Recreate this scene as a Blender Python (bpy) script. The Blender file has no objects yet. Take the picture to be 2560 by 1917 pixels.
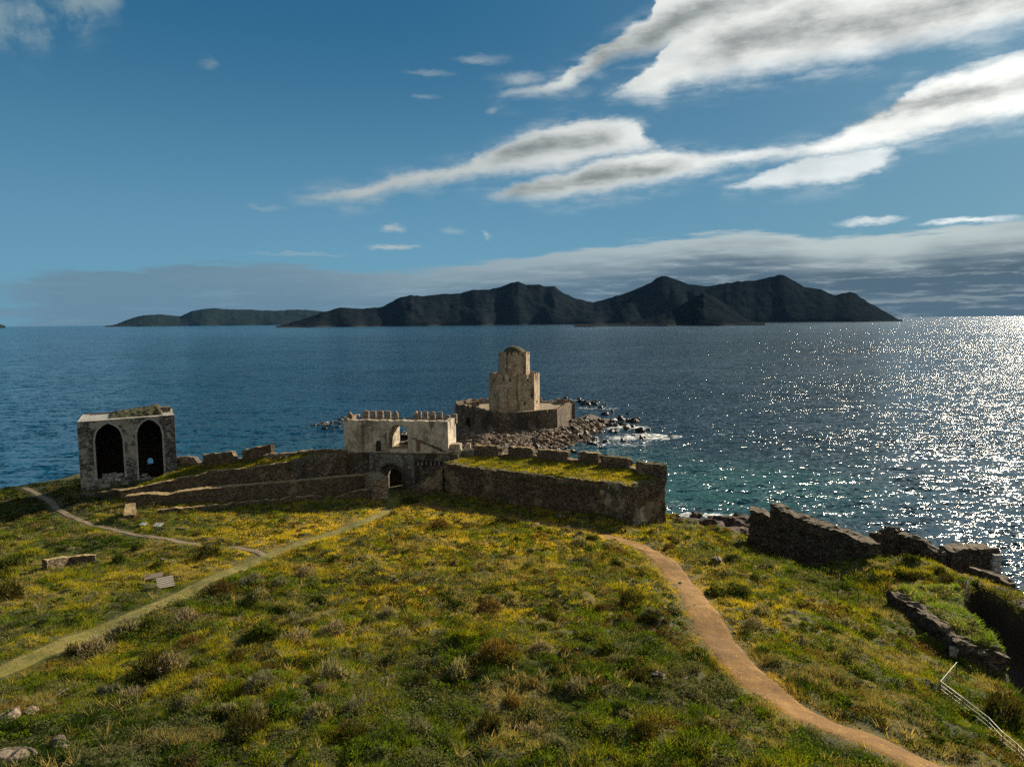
import bpy, bmesh, math, random
import numpy as np
from mathutils import Vector, Matrix

# ------------------------------------------------------------------ camera, world, sun, exposure
S = bpy.context.scene
H = 30.0; F = 1775.0; CX = 1280.0; CY = 958.5
PITCH = math.radians(5.05); ROLL = math.radians(-0.6)
SUN_AZ = 42.5; SUN_EL = 22.0
SUN_STRENGTH = 5.0; SKY_STRENGTH = 0.10; EXPOSURE = 1.0

cam = bpy.data.objects.new('camera', bpy.data.cameras.new('camera'))
S.collection.objects.link(cam); S.camera = cam
cam.data.sensor_width = 36; cam.data.lens = F / 2560 * 36
cam.data.clip_start = 0.5; cam.data.clip_end = 90000
CR = Matrix.Rotation(math.pi/2 - PITCH, 3, 'X') @ Matrix.Rotation(ROLL, 3, 'Z')
cam.matrix_world = Matrix.Translation((0, 0, H)) @ CR.to_4x4()
CM = np.array(CR)

def ray(u, v): return CM @ np.array([(u-CX)/F, -(v-CY)/F, -1.0])
def atz(u, v, z):
    d = ray(u, v); t = (z-H)/d[2]; return np.array([d[0]*t, d[1]*t, z])
def aty(u, v, y):
    d = ray(u, v); t = y/d[1]; return np.array([d[0]*t, y, H+d[2]*t])
def projv(P):
    c = (np.asarray(P) - np.array([0, 0, H])) @ CM
    return CX + F*c[..., 0]/-c[..., 2], CY - F*c[..., 1]/-c[..., 2]
def azel(u, v):
    d = ray(u, v); return math.degrees(math.atan2(d[0], d[1])), math.degrees(math.atan2(d[2], math.hypot(d[0], d[1])))

S.view_settings.view_transform = 'Standard'; S.view_settings.look = 'None'
S.view_settings.exposure = EXPOSURE; S.view_settings.gamma = 1
S.view_settings.use_curve_mapping = False
S.render.engine = 'CYCLES'
S.cycles.max_bounces = 5; S.cycles.diffuse_bounces = 2; S.cycles.glossy_bounces = 3
S.cycles.transmission_bounces = 3; S.cycles.volume_bounces = 0
S.cycles.sample_clamp_indirect = 3; S.cycles.sample_clamp_direct = 36
S.cycles.use_denoising = False

sl = bpy.data.lights.new('sun', 'SUN'); sl.energy = SUN_STRENGTH; sl.angle = math.radians(0.5)
sl.color = (1.0, 0.86, 0.66)
sun = bpy.data.objects.new('sun', sl); S.collection.objects.link(sun)
sa, se = math.radians(SUN_AZ), math.radians(SUN_EL)
sundir = Vector((math.sin(sa)*math.cos(se), math.cos(sa)*math.cos(se), math.sin(se)))
sun.rotation_euler = sundir.to_track_quat('Z', 'Y').to_euler()

# ---- small node helper
class NT:
    def __init__(s, tree): s.t = tree; s.n = tree.nodes; s.l = tree.links
    def new(s, ty, **kw):
        n = s.n.new(ty)
        for k, v in kw.items(): setattr(n, k, v)
        return n
    def put(s, sock, v):
        if isinstance(v, bpy.types.NodeSocket): s.l.new(v, sock)
        elif v is not None:
            try: sock.default_value = v
            except Exception: sock.default_value = (v, v, v)
    def m(s, op, a, b=None, c=None, clamp=False):
        n = s.new('ShaderNodeMath', operation=op); n.use_clamp = clamp
        for i, x in enumerate((a, b, c)):
            if x is not None: s.put(n.inputs[i], x)
        return n.outputs[0]
    def vm(s, op, a, b=None, out=0):
        n = s.new('ShaderNodeVectorMath', operation=op)
        s.put(n.inputs[0], a)
        if b is not None: s.put(n.inputs['Scale' if op == 'SCALE' else 1], b)
        return n.outputs[out]
    def ss(s, x, a, b, lo=0.0, hi=1.0):
        n = s.new('ShaderNodeMapRange', interpolation_type='SMOOTHSTEP')
        for i, v in enumerate((x, a, b, lo, hi)): s.put(n.inputs[i], v)
        return n.outputs[0]
    def noise(s, vec, scale=1, detail=3, rough=0.5, col=False, dist=0.0):
        n = s.new('ShaderNodeTexNoise'); s.put(n.inputs['Vector'], vec)
        n.inputs['Scale'].default_value = scale; n.inputs['Detail'].default_value = detail
        n.inputs['Roughness'].default_value = rough; n.inputs['Distortion'].default_value = dist
        return n.outputs['Color' if col else 'Fac']
    def mix(s, f, a, b, mode='MIX'):
        n = s.new('ShaderNodeMix', data_type='RGBA', blend_type=mode)
        s.put(n.inputs[0], f)
        for k, v in ((6, a), (7, b)):
            if isinstance(v, bpy.types.NodeSocket): s.l.new(v, n.inputs[k])
            else: n.inputs[k].default_value = (*v, 1) if len(v) == 3 else v
        return n.outputs[2]
    def xyz(s, x=0, y=0, z=0):
        n = s.new('ShaderNodeCombineXYZ')
        for i, v in enumerate((x, y, z)): s.put(n.inputs[i], v)
        return n.outputs[0]
    def sep(s, v):
        n = s.new('ShaderNodeSeparateXYZ'); s.put(n.inputs[0], v); return n.outputs
    def ramp(s, f, pts):
        n = s.new('ShaderNodeValToRGB'); s.put(n.inputs[0], f); e = n.color_ramp.elements
        while len(e) < len(pts): e.new(0.5)
        for q, (p, c) in zip(e, pts): q.position = p; q.color = (*c, 1)
        return n.outputs[0]

# ---- world: Nishita sky plus clouds laid out by azimuth and elevation
W = bpy.data.worlds.new('World'); S.world = W; W.use_nodes = True
w = NT(W.node_tree); w.n.clear()
sky = w.new('ShaderNodeTexSky', sky_type='NISHITA'); sky.sun_disc = False
sky.sun_elevation = se; sky.sun_rotation = sa; sky.altitude = 30
sky.air_density = 1.0; sky.dust_density = 0.6; sky.ozone_density = 3.0
tc = w.new('ShaderNodeTexCoord')
d = w.vm('NORMALIZE', tc.outputs['Generated'])
dx, dy, dz = w.sep(d)[:]
az = w.m('MULTIPLY', w.m('ARCTAN2', dx, dy), 57.2958)
el = w.m('MULTIPLY', w.m('ARCSINE', dz), 57.2958)
ae = w.xyz(az, el, 0)
tilt = w.new('ShaderNodeMapping'); tilt.inputs['Rotation'].default_value = (0, 0, math.radians(-12)); tilt.inputs['Scale'].default_value = (0.28, 1, 1)
w.put(tilt.inputs['Vector'], ae)
tilt2 = w.new('ShaderNodeMapping'); tilt2.inputs['Rotation'].default_value = (0, 0, math.radians(-14)); tilt2.inputs['Scale'].default_value = (0.55, 1, 1)
w.put(tilt2.inputs['Vector'], ae)
streak = w.noise(tilt.outputs[0], 0.9, 6, 0.6)
puff = w.noise(tilt2.outputs[0], 0.38, 5, 0.52)
wv = w.noise(tilt2.outputs[0], 0.8, 6, 0.6, col=True)
wx, wy, wz = w.sep(wv)[:]
azw = w.m('ADD', az, w.m('MULTIPLY', w.m('SUBTRACT', wx, 0.5), 2.8))
fines = w.noise(tilt.outputs[0], 3.2, 6, 0.65)
elw = w.m('ADD', el, w.m('ADD', w.m('MULTIPLY', w.m('SUBTRACT', fines, 0.5), 0.65), w.m('MULTIPLY', w.m('SUBTRACT', wy, 0.5), 0.9)))
AX0, AX1, EY0, EY1 = -45.0, 60.0, -5.0, 40.0
def curve(pts, xin):
    """elevation as a function of azimuth through sky points given as photo pixels (in the 2212 wide view)"""
    P = sorted([azel(u*1.1573, v*1.1573) for u, v in pts])
    n = w.new('ShaderNodeFloatCurve'); c = n.mapping.curves[0]; n.mapping.extend = 'HORIZONTAL'
    n.mapping.use_clip = False
    q = [((a-AX0)/(AX1-AX0), (e-EY0)/(EY1-EY0)) for a, e in P]
    c.points[0].location = q[0]; c.points[1].location = q[-1]
    for t in q[1:-1]: c.points.new(*t)
    n.mapping.update()
    w.put(n.inputs['Value'], w.m('DIVIDE', w.m('SUBTRACT', xin, AX0), AX1-AX0))
    return w.m('MULTIPLY_ADD', n.outputs[0], EY1-EY0, EY0)
def azlim(u): return azel(u*1.1573, 500)[0]
def band(up, lo, su=0.5, sl_=0.5, ends=(None, None), x=None, y=None):
    x = x or azw; y = y or elw
    a = w.ss(w.m('SUBTRACT', curve(up, x), y), -0.16, su*.8)
    b = w.ss(w.m('SUBTRACT', y, curve(lo, x)), -0.22, sl_*1.5)
    r = w.m('MULTIPLY', a, b)
    a2 = w.ss(w.m('SUBTRACT', curve(up, x), y), -1.1, 0.7); b2 = w.ss(w.m('SUBTRACT', y, curve(lo, x)), -1.5, 0.7)
    r = w.m('MAXIMUM', r, w.m('MULTIPLY', w.m('MULTIPLY', a2, b2), w.ss(streak, .40, .72, 0.0, .42)))
    if ends[0] is not None: r = w.m('MULTIPLY', r, w.ss(x, azlim(ends[0])-0.2, azlim(ends[0])+1.5))
    if ends[1] is not None: r = w.m('MULTIPLY', r, w.ss(x, azlim(ends[1])-1.5, azlim(ends[1])+0.2, 1.0, 0.0))
    return r
def streakband(c, wid, ends=(None, None)):
    q = w.m('ABSOLUTE', w.m('SUBTRACT', elw, curve(c, azw)))
    r = w.ss(q, 0.0, wid, 1.0, 0.0)
    if ends[0] is not None: r = w.m('MULTIPLY', r, w.ss(azw, azlim(ends[0])-0.5, azlim(ends[0])+2.5))
    if ends[1] is not None: r = w.m('MULTIPLY', r, w.ss(azw, azlim(ends[1])-2.5, azlim(ends[1])+0.5, 1.0, 0.0))
    return r
def mx(*a):
    r = a[0]
    for b in a[1:]: r = w.m('MAXIMUM', r, b)
    return r
Z1 = lambda pts: [((x/1.5688+1150)/1.1573, y/1.5688/1.1573) for x, y in pts]
T1 = band(Z1([(90,372),(180,352),(320,326),(420,278),(500,215),(600,145),(680,95),(755,40),(790,-60),(860,-250),(1000,-500),(2212,-700)]),
          Z1([(90,392),(250,388),(400,374),(520,305),(620,245),(700,228),(780,215),(900,205),(2212,100)]), 0.55, 0.7, (1050, None))
T2 = band(Z1([(530,402),(600,372),(650,330),(700,285),(760,240),(820,150),(1000,-300),(2212,-700)]),
          Z1([(530,412),(620,402),(770,415),(850,366),(1000,342),(1200,305),(1500,262),(1800,205),(2000,165),(2212,112)]), 0.6, 1.0, (1290, None))
M1 = band([(600,428),(700,410),(800,393),(900,366),(1000,350),(1050,323),(1100,298),(1170,273),(1250,254),(1330,249),(1375,262),(1420,300),(1500,325)],
          [(600,436),(700,439),(790,440),(860,422),(940,406),(1010,395),(1060,387),(1130,382),(1200,376),(1300,350),(1400,334),(1500,332)], 0.8, 0.7, (610, 1430))
M2 = band([(1020,426),(1100,398),(1200,368),(1300,340),(1400,320),(1480,322),(1560,324),(1650,317),(1720,309),(1800,288),(1850,262),(1920,226),(1960,188),(2020,160),(2100,138),(2212,105)],
          [(1020,430),(1060,437),(1150,439),(1250,433),(1350,416),(1450,396),(1550,372),(1620,360),(1700,350),(1800,345),(1900,330),(2000,300),(2100,280),(2212,262)], 0.8, 0.7, (1022, None))
M3 = band([(1540,402),(1640,380),(1700,352),(1800,330),(1950,315)],
          [(1540,406),(1650,410),(1750,404),(1850,388),(1930,352),(1960,340)], 0.4, 0.4, (1550, 1950))
TL = w.m('MULTIPLY', band([(-200,-300),(0,-300),(350,-100),(380,-20)], [(-100,130),(0,128),(60,134),(130,126),(180,105),(230,60),(280,60),(330,10),(380,0)], 2.0, 1.2, (None, 300)),
         w.ss(w.noise(ae, 0.3, 6, 0.6), 0.40, 0.62, 0.0, 0.95))
def puffm(u, v, ru, rv, op):
    a, e = azel(u*1.1573, v*1.1573)
    k = 57.3*1.1573/F
    q = w.vm('LENGTH', w.xyz(w.m('DIVIDE', w.m('SUBTRACT', azw, a+0.0), ru*k), w.m('DIVIDE', w.m('SUBTRACT', elw, e), rv*k), 0), out=1)
    return w.ss(q, 0.1, 1.3, op, 0.0)
PF = mx(puffm(850,495,30,9,.7), puffm(843,534,60,6,.75), puffm(975,497,26,8,.4), puffm(1052,509,12,8,.5), puffm(1870,478,60,8,.8),
        puffm(1040,128,60,9,.5), puffm(925,160,55,6,.3), puffm(1120,170,60,16,.5), puffm(445,137,16,13,.3), puffm(570,448,40,6,.25),
        puffm(650,549,110,5,.35), puffm(1065,240,18,9,.35), puffm(920,208,30,5,.3), puffm(2100,478,80,7,.8))
# low stratus bank; its own, flatter warp
tb = w.new('ShaderNodeMapping'); tb.inputs['Rotation'].default_value = (0, 0, math.radians(-1)); tb.inputs['Scale'].default_value = (0.13, 1, 1)
w.put(tb.inputs['Vector'], ae)
bn = w.noise(tb.outputs[0], 1.5, 7, 0.62)
bn2 = w.noise(tb.outputs[0], 0.7, 4, 0.5)
elb = w.m('ADD', el, w.m('MULTIPLY', w.m('SUBTRACT', bn, 0.5), 2.2))
upB = curve([(0,603),(60,592),(200,582),(320,572),(480,563),(650,568),(800,584),(900,580),(1000,563),(1150,548),(1250,534),(1350,524),(1450,512),(1560,500),(1700,499),(1750,510),(1850,503),(1950,500),(2050,484),(2212,470)], az)
depthB = w.m('SUBTRACT', upB, elb)
Bm = w.ss(depthB, -0.1, 0.5)
Bm = w.m('MULTIPLY', Bm, w.ss(w.m('ADD', az, w.m('MULTIPLY', w.m('SUBTRACT', bn, .5), 14)), -38.0, -32.0))
Bm = w.m('MULTIPLY', Bm, w.ss(az, -30.0, 6.0, 0.85, 0.97))
# colours (radiance before the background strength)
K = 2**-EXPOSURE/SKY_STRENGTH
def kc(r, g, b): return (r*K, g*K, b*K)
tintn = w.mix(1.0, sky.outputs[0], (0.55, 0.92, 1.02), 'MULTIPLY')
g1 = w.ss(el, 0.0, 24.0)
grad = w.mix(g1, kc(.145,.340,.490), kc(.021,.125,.250))
east = w.ss(az, -10.0, 38.0)
grad = w.mix(w.ss(el, 24.0, 55.0), grad, kc(.018,.075,.16))
grad = w.mix(w.m('MULTIPLY', east, 0.75), grad, kc(.105,.235,.350))
base = w.mix(0.90, w.mix(1.0, tintn, (2**-EXPOSURE,)*3, 'MULTIPLY'), grad)
darkT = mx(streakband(Z1([(400,290),(480,262),(600,200),(720,150),(800,110),(950,40),(1100,10)]), 1.6, (1240, 1700)),
           streakband(Z1([(850,215),(1100,165),(1300,115),(1450,95),(1600,80),(1800,50),(2000,-10),(2212,-60)]), 2.3, (1480, None)))
darkM = mx(streakband([(1080,424),(1200,398),(1300,380),(1400,368),(1500,352)], 0.95, (1060, 1500)),
           streakband([(1780,282),(1900,238),(2000,222),(2100,203),(2212,185),(2300,170)], 1.0, (1790, None)),
           streakband([(1050,345),(1150,320),(1250,306),(1350,296)], 1.1, (1040, 1360)))
dark = w.m('MULTIPLY', mx(darkT, darkM), w.ss(w.m('ADD', w.m('MULTIPLY', puff, .5), w.m('MULTIPLY', streak, .5)), 0.35, 0.68, 1.0, 0.45))
eastc = w.ss(az, -15.0, 36.0)
bright = w.mix(eastc, kc(.48,.53,.53), kc(1.2,1.2,1.14))
bright = w.mix(w.m('MULTIPLY', w.ss(w.m('ADD', w.m('MULTIPLY', puff, .6), w.m('MULTIPLY', streak, .4)), 0.36, 0.60, 1.0, 0.0), .26), bright, kc(.30,.34,.34))
ccol = w.mix(w.m('MULTIPLY', dark, 0.80), bright, kc(.115,.145,.15))
cm = mx(T1, T2, M1, M2, w.m('MULTIPLY', M3, .72), w.m('MULTIPLY', PF, w.ss(puff, .3, .6, .4, 1.0)))
bcol_top = w.mix(w.ss(az, -28.0, 30.0), kc(.15,.25,.33), kc(.52,.60,.60))
bcol_low = w.mix(w.ss(az, -28.0, 34.0), kc(.15,.25,.34), kc(.085,.135,.185))
bd = w.ss(w.m('ADD', depthB, w.m('MULTIPLY', w.m('SUBTRACT', bn2, .5), 3.0)), 0.2, 3.4)
bcol = w.mix(bd, bcol_top, bcol_low)
bcol = w.mix(w.ss(bn, 0.50, 0.68, 0.0, 0.45), bcol, w.mix(w.ss(az, -28., 30.), kc(.20,.33,.42), kc(.46,.53,.55)))
slit = mx(w.ss(w.m('ABSOLUTE', w.m('SUBTRACT', elb, 1.15)), 0.0, 0.28, 0.55, 0.0), w.ss(w.m('ABSOLUTE', w.m('SUBTRACT', elb, 2.75)), 0.0, 0.12, 0.4, 0.0))
bcol = w.mix(w.m('MULTIPLY', slit, w.ss(az, 18.0, 26.0)), bcol, kc(.36,.42,.42))
c1 = w.mix(Bm, base, bcol)
c1 = w.mix(w.m('MULTIPLY', TL, 0.8), c1, kc(.26,.36,.40))
c1 = w.mix(w.m('MULTIPLY', cm, 0.97), c1, ccol)
behind = w.m('MULTIPLY', w.ss(dy, 0.25, -0.25), w.m('MULTIPLY', w.ss(el, 3.0, 12.0), w.ss(el, 70.0, 45.0)))  # unseen bright clouds behind the camera, added to fill camera-facing walls
behind = w.m('MULTIPLY', behind, w.ss(w.noise(d, 2.2, 6, .6), .42, .56))
c1 = w.mix(w.m('MULTIPLY', behind, .9), c1, kc(.62,.55,.44))
below = w.ss(el, -1.0, -0.1)
c1 = w.mix(below, kc(.06,.10,.14), c1)
bgn = w.new('ShaderNodeBackground'); bgn.inputs['Strength'].default_value = SKY_STRENGTH
w.l.new(c1, bgn.inputs['Color'])
wo = w.new('ShaderNodeOutputWorld'); w.l.new(bgn.outputs[0], wo.inputs[0])

# ------------------------------------------------------------------ numpy noise
rng = np.random.default_rng(7); random.seed(7)
def _h(ix, iy, iz, seed):
    n = (ix.astype(np.int64)*374761393 + iy.astype(np.int64)*668265263 + iz.astype(np.int64)*2147483647 + seed*974634777) & 0xffffffff
    n = ((n ^ (n >> 13))*1274126177) & 0xffffffff
    n = ((n ^ (n >> 16))*2246822519) & 0xffffffff
    return ((n ^ (n >> 15)) & 0xffffff)/float(0xffffff)*2-1
def vn(x, y, z=0.0, seed=0):
    x = np.asarray(x, float); y = np.asarray(y, float); z = np.zeros_like(x)+z
    ix, iy, iz = np.floor(x), np.floor(y), np.floor(z); fx, fy, fz = x-ix, y-iy, z-iz
    ux, uy, uz = [f*f*f*(f*(f*6-15)+10) for f in (fx, fy, fz)]
    r = 0
    for a in (0, 1):
        for b in (0, 1):
            for c in (0, 1):
                r = r + _h(ix+a, iy+b, iz+c, seed)*(ux if a else 1-ux)*(uy if b else 1-uy)*(uz if c else 1-uz)
    return r
def fbm(x, y, z=0.0, o=4, seed=0, g=0.5):
    r = 0; a = 1; s = 0
    for i in range(o):
        r = r + a*vn(np.asarray(x)*2**i, np.asarray(y)*2**i, np.asarray(z)*2**i, seed+i*17); s += a; a *= g
    return r/s
def sst(a, b, x):
    t = np.clip((x-a)/(b-a), 0, 1); return t*t*(3-2*t)

# ------------------------------------------------------------------ object helpers
def link(o): S.collection.objects.link(o); return o
def nmesh(name, V, Fc, mat=None, parent=None, loc=None, smooth=False, cols=None):
    V = np.asarray(V, float); me = bpy.data.meshes.new(name)
    if isinstance(Fc, np.ndarray):
        k = Fc.shape[1]; n = len(Fc)
        me.vertices.add(len(V)); me.vertices.foreach_set('co', V.ravel())
        me.loops.add(n*k); me.loops.foreach_set('vertex_index', Fc.ravel().astype(np.int32))
        me.polygons.add(n); me.polygons.foreach_set('loop_start', np.arange(0, n*k, k, dtype=np.int32))
        me.polygons.foreach_set('loop_total', np.full(n, k, dtype=np.int32))
        me.update(calc_edges=True)
    else:
        me.from_pydata([tuple(v) for v in V], [], [tuple(f) for f in Fc]); me.update()
    if smooth: me.polygons.foreach_set('use_smooth', [True]*len(me.polygons))
    if cols is not None:
        a = me.attributes.new('col', 'FLOAT_COLOR', 'POINT')
        c = np.ones((len(V), 4)); c[:, :3] = cols; a.data.foreach_set('color', c.ravel())
    if mat: me.materials.append(mat)
    o = link(bpy.data.objects.new(name, me))
    if parent is not None: o.parent = parent
    if loc is not None: o.location = loc
    return o
def empty(name, loc=(0, 0, 0), rz=0):
    o = link(bpy.data.objects.new(name, None)); o.location = loc; o.rotation_euler = (0, 0, rz); o.empty_display_size = 0.3; return o
def tag(o, label=None, cat=None, group=None, kind=None):
    for k, v in (('label', label), ('category', cat), ('group', group), ('kind', kind)):
        if v: o[k] = v
    return o

class MB:
    def __init__(s): s.v = []; s.f = []
    def add(s, V, Fc):
        n = len(s.v); s.v += [tuple(map(float, p)) for p in V]; s.f += [tuple(i+n for i in f) for f in Fc]
    def quad(s, a, b, c, d): s.add([a, b, c, d], [(0, 1, 2, 3)])
    def box(s, c, e1, e2, e3):
        c, e1, e2, e3 = map(np.asarray, (c, e1, e2, e3))
        V = [c+i*e1+j*e2+k*e3 for k in (-1, 1) for j in (-1, 1) for i in (-1, 1)]
        s.add(V, [(0, 2, 3, 1), (4, 5, 7, 6), (0, 1, 5, 4), (2, 6, 7, 3), (0, 4, 6, 2), (1, 3, 7, 5)])
    def prism(s, poly, z0, z1, cap=True):
        n = len(poly); z0 = [z0]*n if np.isscalar(z0) else z0; z1 = [z1]*n if np.isscalar(z1) else z1
        V = [(p[0], p[1], z0[i]) for i, p in enumerate(poly)] + [(p[0], p[1], z1[i]) for i, p in enumerate(poly)]
        Fc = [(i, (i+1) % n, n+(i+1) % n, n+i) for i in range(n)]
        if cap: Fc += [tuple(range(n, 2*n)), tuple(range(n-1, -1, -1))]
        s.add(V, Fc)
    def tube(s, p, q, r, n=6):
        p, q = np.asarray(p, float), np.asarray(q, float); d = q-p; d = d/np.linalg.norm(d)
        a = np.cross(d, [0, 0, 1.0]); a = a/np.linalg.norm(a) if np.linalg.norm(a) > 1e-3 else np.array([1., 0, 0]); b = np.cross(d, a)
        V = [c+r*(math.cos(t)*a+math.sin(t)*b) for c in (p, q) for t in [2*math.pi*i/n for i in range(n)]]
        s.add(V, [(i, (i+1) % n, n+(i+1) % n, n+i) for i in range(n)]+[tuple(range(n-1, -1, -1)), tuple(range(n, 2*n))])
    def out(s, name, mat, parent=None, loc=None, smooth=False, jit=0.0, seed=0, step=0.0):
        """jit > 0: cut long edges and roughen, so masonry edges are not ruler straight"""
        off = np.array(loc if loc is not None else (0, 0, 0), float)
        o = nmesh(name, np.array(s.v)-off*(1 if parent is None else 0), s.f, mat, parent, tuple(off) if parent is None else None, smooth)
        bm = bmesh.new(); bm.from_mesh(o.data); bmesh.ops.remove_doubles(bm, verts=bm.verts, dist=0.0005)
        if step:
            for _ in range(5):
                ed = [e for e in bm.edges if e.calc_length() > step*1.5]
                if not ed: break
                bmesh.ops.subdivide_edges(bm, edges=ed, cuts=1, use_grid_fill=True)
            bmesh.ops.triangulate(bm, faces=[f for f in bm.faces if len(f.verts) > 4])
        bmesh.ops.recalc_face_normals(bm, faces=bm.faces)
        if jit:
            P = np.array([v.co for v in bm.verts])
            for k in range(3):
                dl = fbm(P[:, 0]*1.3, P[:, 1]*1.3, P[:, 2]*1.3, 3, seed+31*k)*jit
                for v, q in zip(bm.verts, dl): v.co[k] += float(q)
        bm.to_mesh(o.data); bm.free()
        return o

# ------------------------------------------------------------------ materials
def mat(name):
    m = bpy.data.materials.new(name); m.use_nodes = True; t = NT(m.node_tree)
    bs = t.n['Principled BSDF']; bs.inputs['Roughness'].default_value = 0.9
    bs.inputs['Specular IOR Level'].default_value = 0.25
    return m, t, bs
def geo(t):
    g = t.new('ShaderNodeNewGeometry'); return g.outputs['Position'], g.outputs['Normal']
def stone(name, c_dark, c_mid, c_light, sc=3.2, mortar=(.05, .045, .04), patch=None, patch_amt=0.5, patch_sc=0.35, top=None,
          vstain=0.0, bump=0.25, flat=(1, 1, 1.7), speck=0.0, plaster=None, plaster_amt=0.5, plaster_sc=0.25):
    m, t, bs = mat(name); pos, nrm = geo(t)
    mp = t.new('ShaderNodeMapping'); t.put(mp.inputs['Vector'], t.vm('ADD', pos, t.vm('SCALE', t.noise(pos, 1.7, 2, col=True), 0.25)))
    mp.inputs['Scale'].default_value = flat
    vo = t.new('ShaderNodeTexVoronoi', feature='F1'); t.put(vo.inputs['Vector'], mp.outputs[0]); vo.inputs['Scale'].default_value = sc
    ve = t.new('ShaderNodeTexVoronoi', feature='DISTANCE_TO_EDGE'); t.put(ve.inputs['Vector'], mp.outputs[0]); ve.inputs['Scale'].default_value = sc
    rnd = t.sep(vo.outputs['Color'])[0]
    big = t.noise(pos, 0.45, 5, 0.62); fine = t.noise(pos, 9, 4, 0.65)
    c = t.ramp(t.m('ADD', t.m('MULTIPLY', rnd, .75), t.m('MULTIPLY', fine, .3)), [(0.12, c_dark), (0.5, c_mid), (0.95, c_light)])
    c = t.mix(t.ss(ve.outputs['Distance'], 0.015, 0.09, 0.8, 0.0), c, mortar)
    c = t.mix(t.ss(big, 0.36, 0.62, 0.45, 0.0), c, c_dark)
    hgt = t.m('ADD', t.m('MULTIPLY', t.ss(ve.outputs['Distance'], 0.0, 0.12), 1.0), t.m('MULTIPLY', fine, .7))
    if plaster:
        pm = t.m('MULTIPLY', t.ss(t.noise(t.vm('ADD', pos, (31., 7, 3)), plaster_sc, 7, 0.66), 0.5+(.5-plaster_amt)*.4-.02, 0.5+(.5-plaster_amt)*.4+.03), 1.0)
        pc = t.mix(t.ss(t.noise(pos, 1.3, 6, .7), 0.35, 0.7), plaster, tuple(x*.62 for x in plaster))
        c = t.mix(pm, c, pc); hgt = t.mix(pm, hgt, t.m('MULTIPLY', fine, .35))
    if speck:
        sp = t.new('ShaderNodeTexVoronoi'); t.put(sp.inputs['Vector'], pos); sp.inputs['Scale'].default_value = sc*1.2
        c = t.mix(t.m('MULTIPLY', t.m('GREATER_THAN', t.sep(sp.outputs['Color'])[1], 1-speck), .85), c, tuple(min(.5, x*1.9+.03) for x in c_light))
    if patch:
        pm = t.ss(t.noise(t.vm('MULTIPLY', pos, (1, 1, .55)), patch_sc, 6, 0.65), .5+(.5-patch_amt)*.4-.03, .5+(.5-patch_amt)*.4+.07)
        c = t.mix(t.m('MULTIPLY', pm, .85), c, patch)
    if vstain:
        vs = t.noise(t.vm('MULTIPLY', pos, (1.5, 1.5, .12)), 0.8, 5, .6)
        c = t.mix(t.ss(vs, .52, .66, 0.0, vstain), c, (.075, .05, .03))
    if top:
        nz = t.sep(nrm)[2]
        c = t.mix(t.m('MULTIPLY', t.ss(nz, 0.5, 0.8), t.ss(t.noise(pos, 1.1, 5, .6), .36, .55, .6, 1.0)), c, t.mix(t.noise(pos, 4, 3), top, tuple(x*.5 for x in top)))
    t.put(bs.inputs['Base Color'], c)
    b = t.new('ShaderNodeBump'); b.inputs['Strength'].default_value = 0.9; b.inputs['Distance'].default_value = bump
    t.put(b.inputs['Height'], hgt); t.l.new(b.outputs[0], bs.inputs['Normal'])
    return m
GRASST = (.17, .15, .035)
M_ramp = stone('rampart_masonry', (.055,.036,.020), (.165,.115,.068), (.32,.24,.155), 3.6, patch=(.48,.42,.32), patch_amt=.24, patch_sc=.16, top=GRASST, plaster=(.21,.155,.095), plaster_amt=.38)
M_low = stone('low_wall_masonry', (.075,.052,.030), (.20,.148,.090), (.34,.26,.17), 4.0, top=(.62,.46,.22), plaster=(.22,.17,.11), plaster_amt=.25)  # bright top colour carries the sunlight along the copings
M_sea = stone('sea_wall_masonry', (.03,.023,.015), (.10,.076,.050), (.28,.22,.15), 4.2, top=(.24,.185,.11), bump=.35)
M_gate = stone('pale_gate_masonry', (.24,.20,.145), (.42,.36,.27), (.54,.47,.36), 2.0, mortar=(.20,.17,.14), patch=(.10,.085,.065), patch_amt=.30, patch_sc=.3, top=(.38,.31,.21), vstain=.35, bump=.08, plaster=(.52,.45,.35), plaster_amt=.62)
M_gatelow = stone('dark_curtain_masonry', (.09,.07,.05), (.19,.155,.115), (.31,.26,.20), 2.2, patch=(.04,.034,.027), patch_amt=.40, patch_sc=.3, top=GRASST, vstain=.5, bump=.12)
M_gatemid = stone('grey_gatehouse_masonry', (.12,.11,.10), (.26,.245,.22), (.38,.365,.33), 2.2, mortar=(.1,.09,.08), patch=(.07,.06,.05), patch_amt=.42, patch_sc=.6, top=GRASST, bump=.12)
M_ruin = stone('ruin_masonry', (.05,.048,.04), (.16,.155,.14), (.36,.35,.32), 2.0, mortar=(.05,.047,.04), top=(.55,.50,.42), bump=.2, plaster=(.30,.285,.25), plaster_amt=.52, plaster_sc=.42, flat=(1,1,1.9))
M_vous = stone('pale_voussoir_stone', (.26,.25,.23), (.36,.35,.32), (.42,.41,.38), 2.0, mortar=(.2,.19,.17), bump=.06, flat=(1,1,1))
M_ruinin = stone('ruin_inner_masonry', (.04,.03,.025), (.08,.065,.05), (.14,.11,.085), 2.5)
M_tower = stone('tower_masonry', (.28,.19,.11), (.58,.45,.29), (.70,.57,.40), 2.2, mortar=(.16,.11,.07), patch=(.13,.085,.05), patch_amt=.30, patch_sc=.45, top=(.22,.17,.10), vstain=.75, bump=.10, flat=(1,1,2.2))
M_plat = stone('platform_masonry', (.06,.043,.028), (.19,.145,.10), (.33,.26,.185), 2.2, patch=(.05,.04,.03), patch_amt=.38, patch_sc=.25, top=(.34,.26,.16), bump=.16, flat=(1,1,2))
M_parap = stone('parapet_masonry', (.14,.10,.065), (.34,.25,.17), (.46,.36,.26), 2.4, top=(.34,.26,.17), bump=.15)
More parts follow.
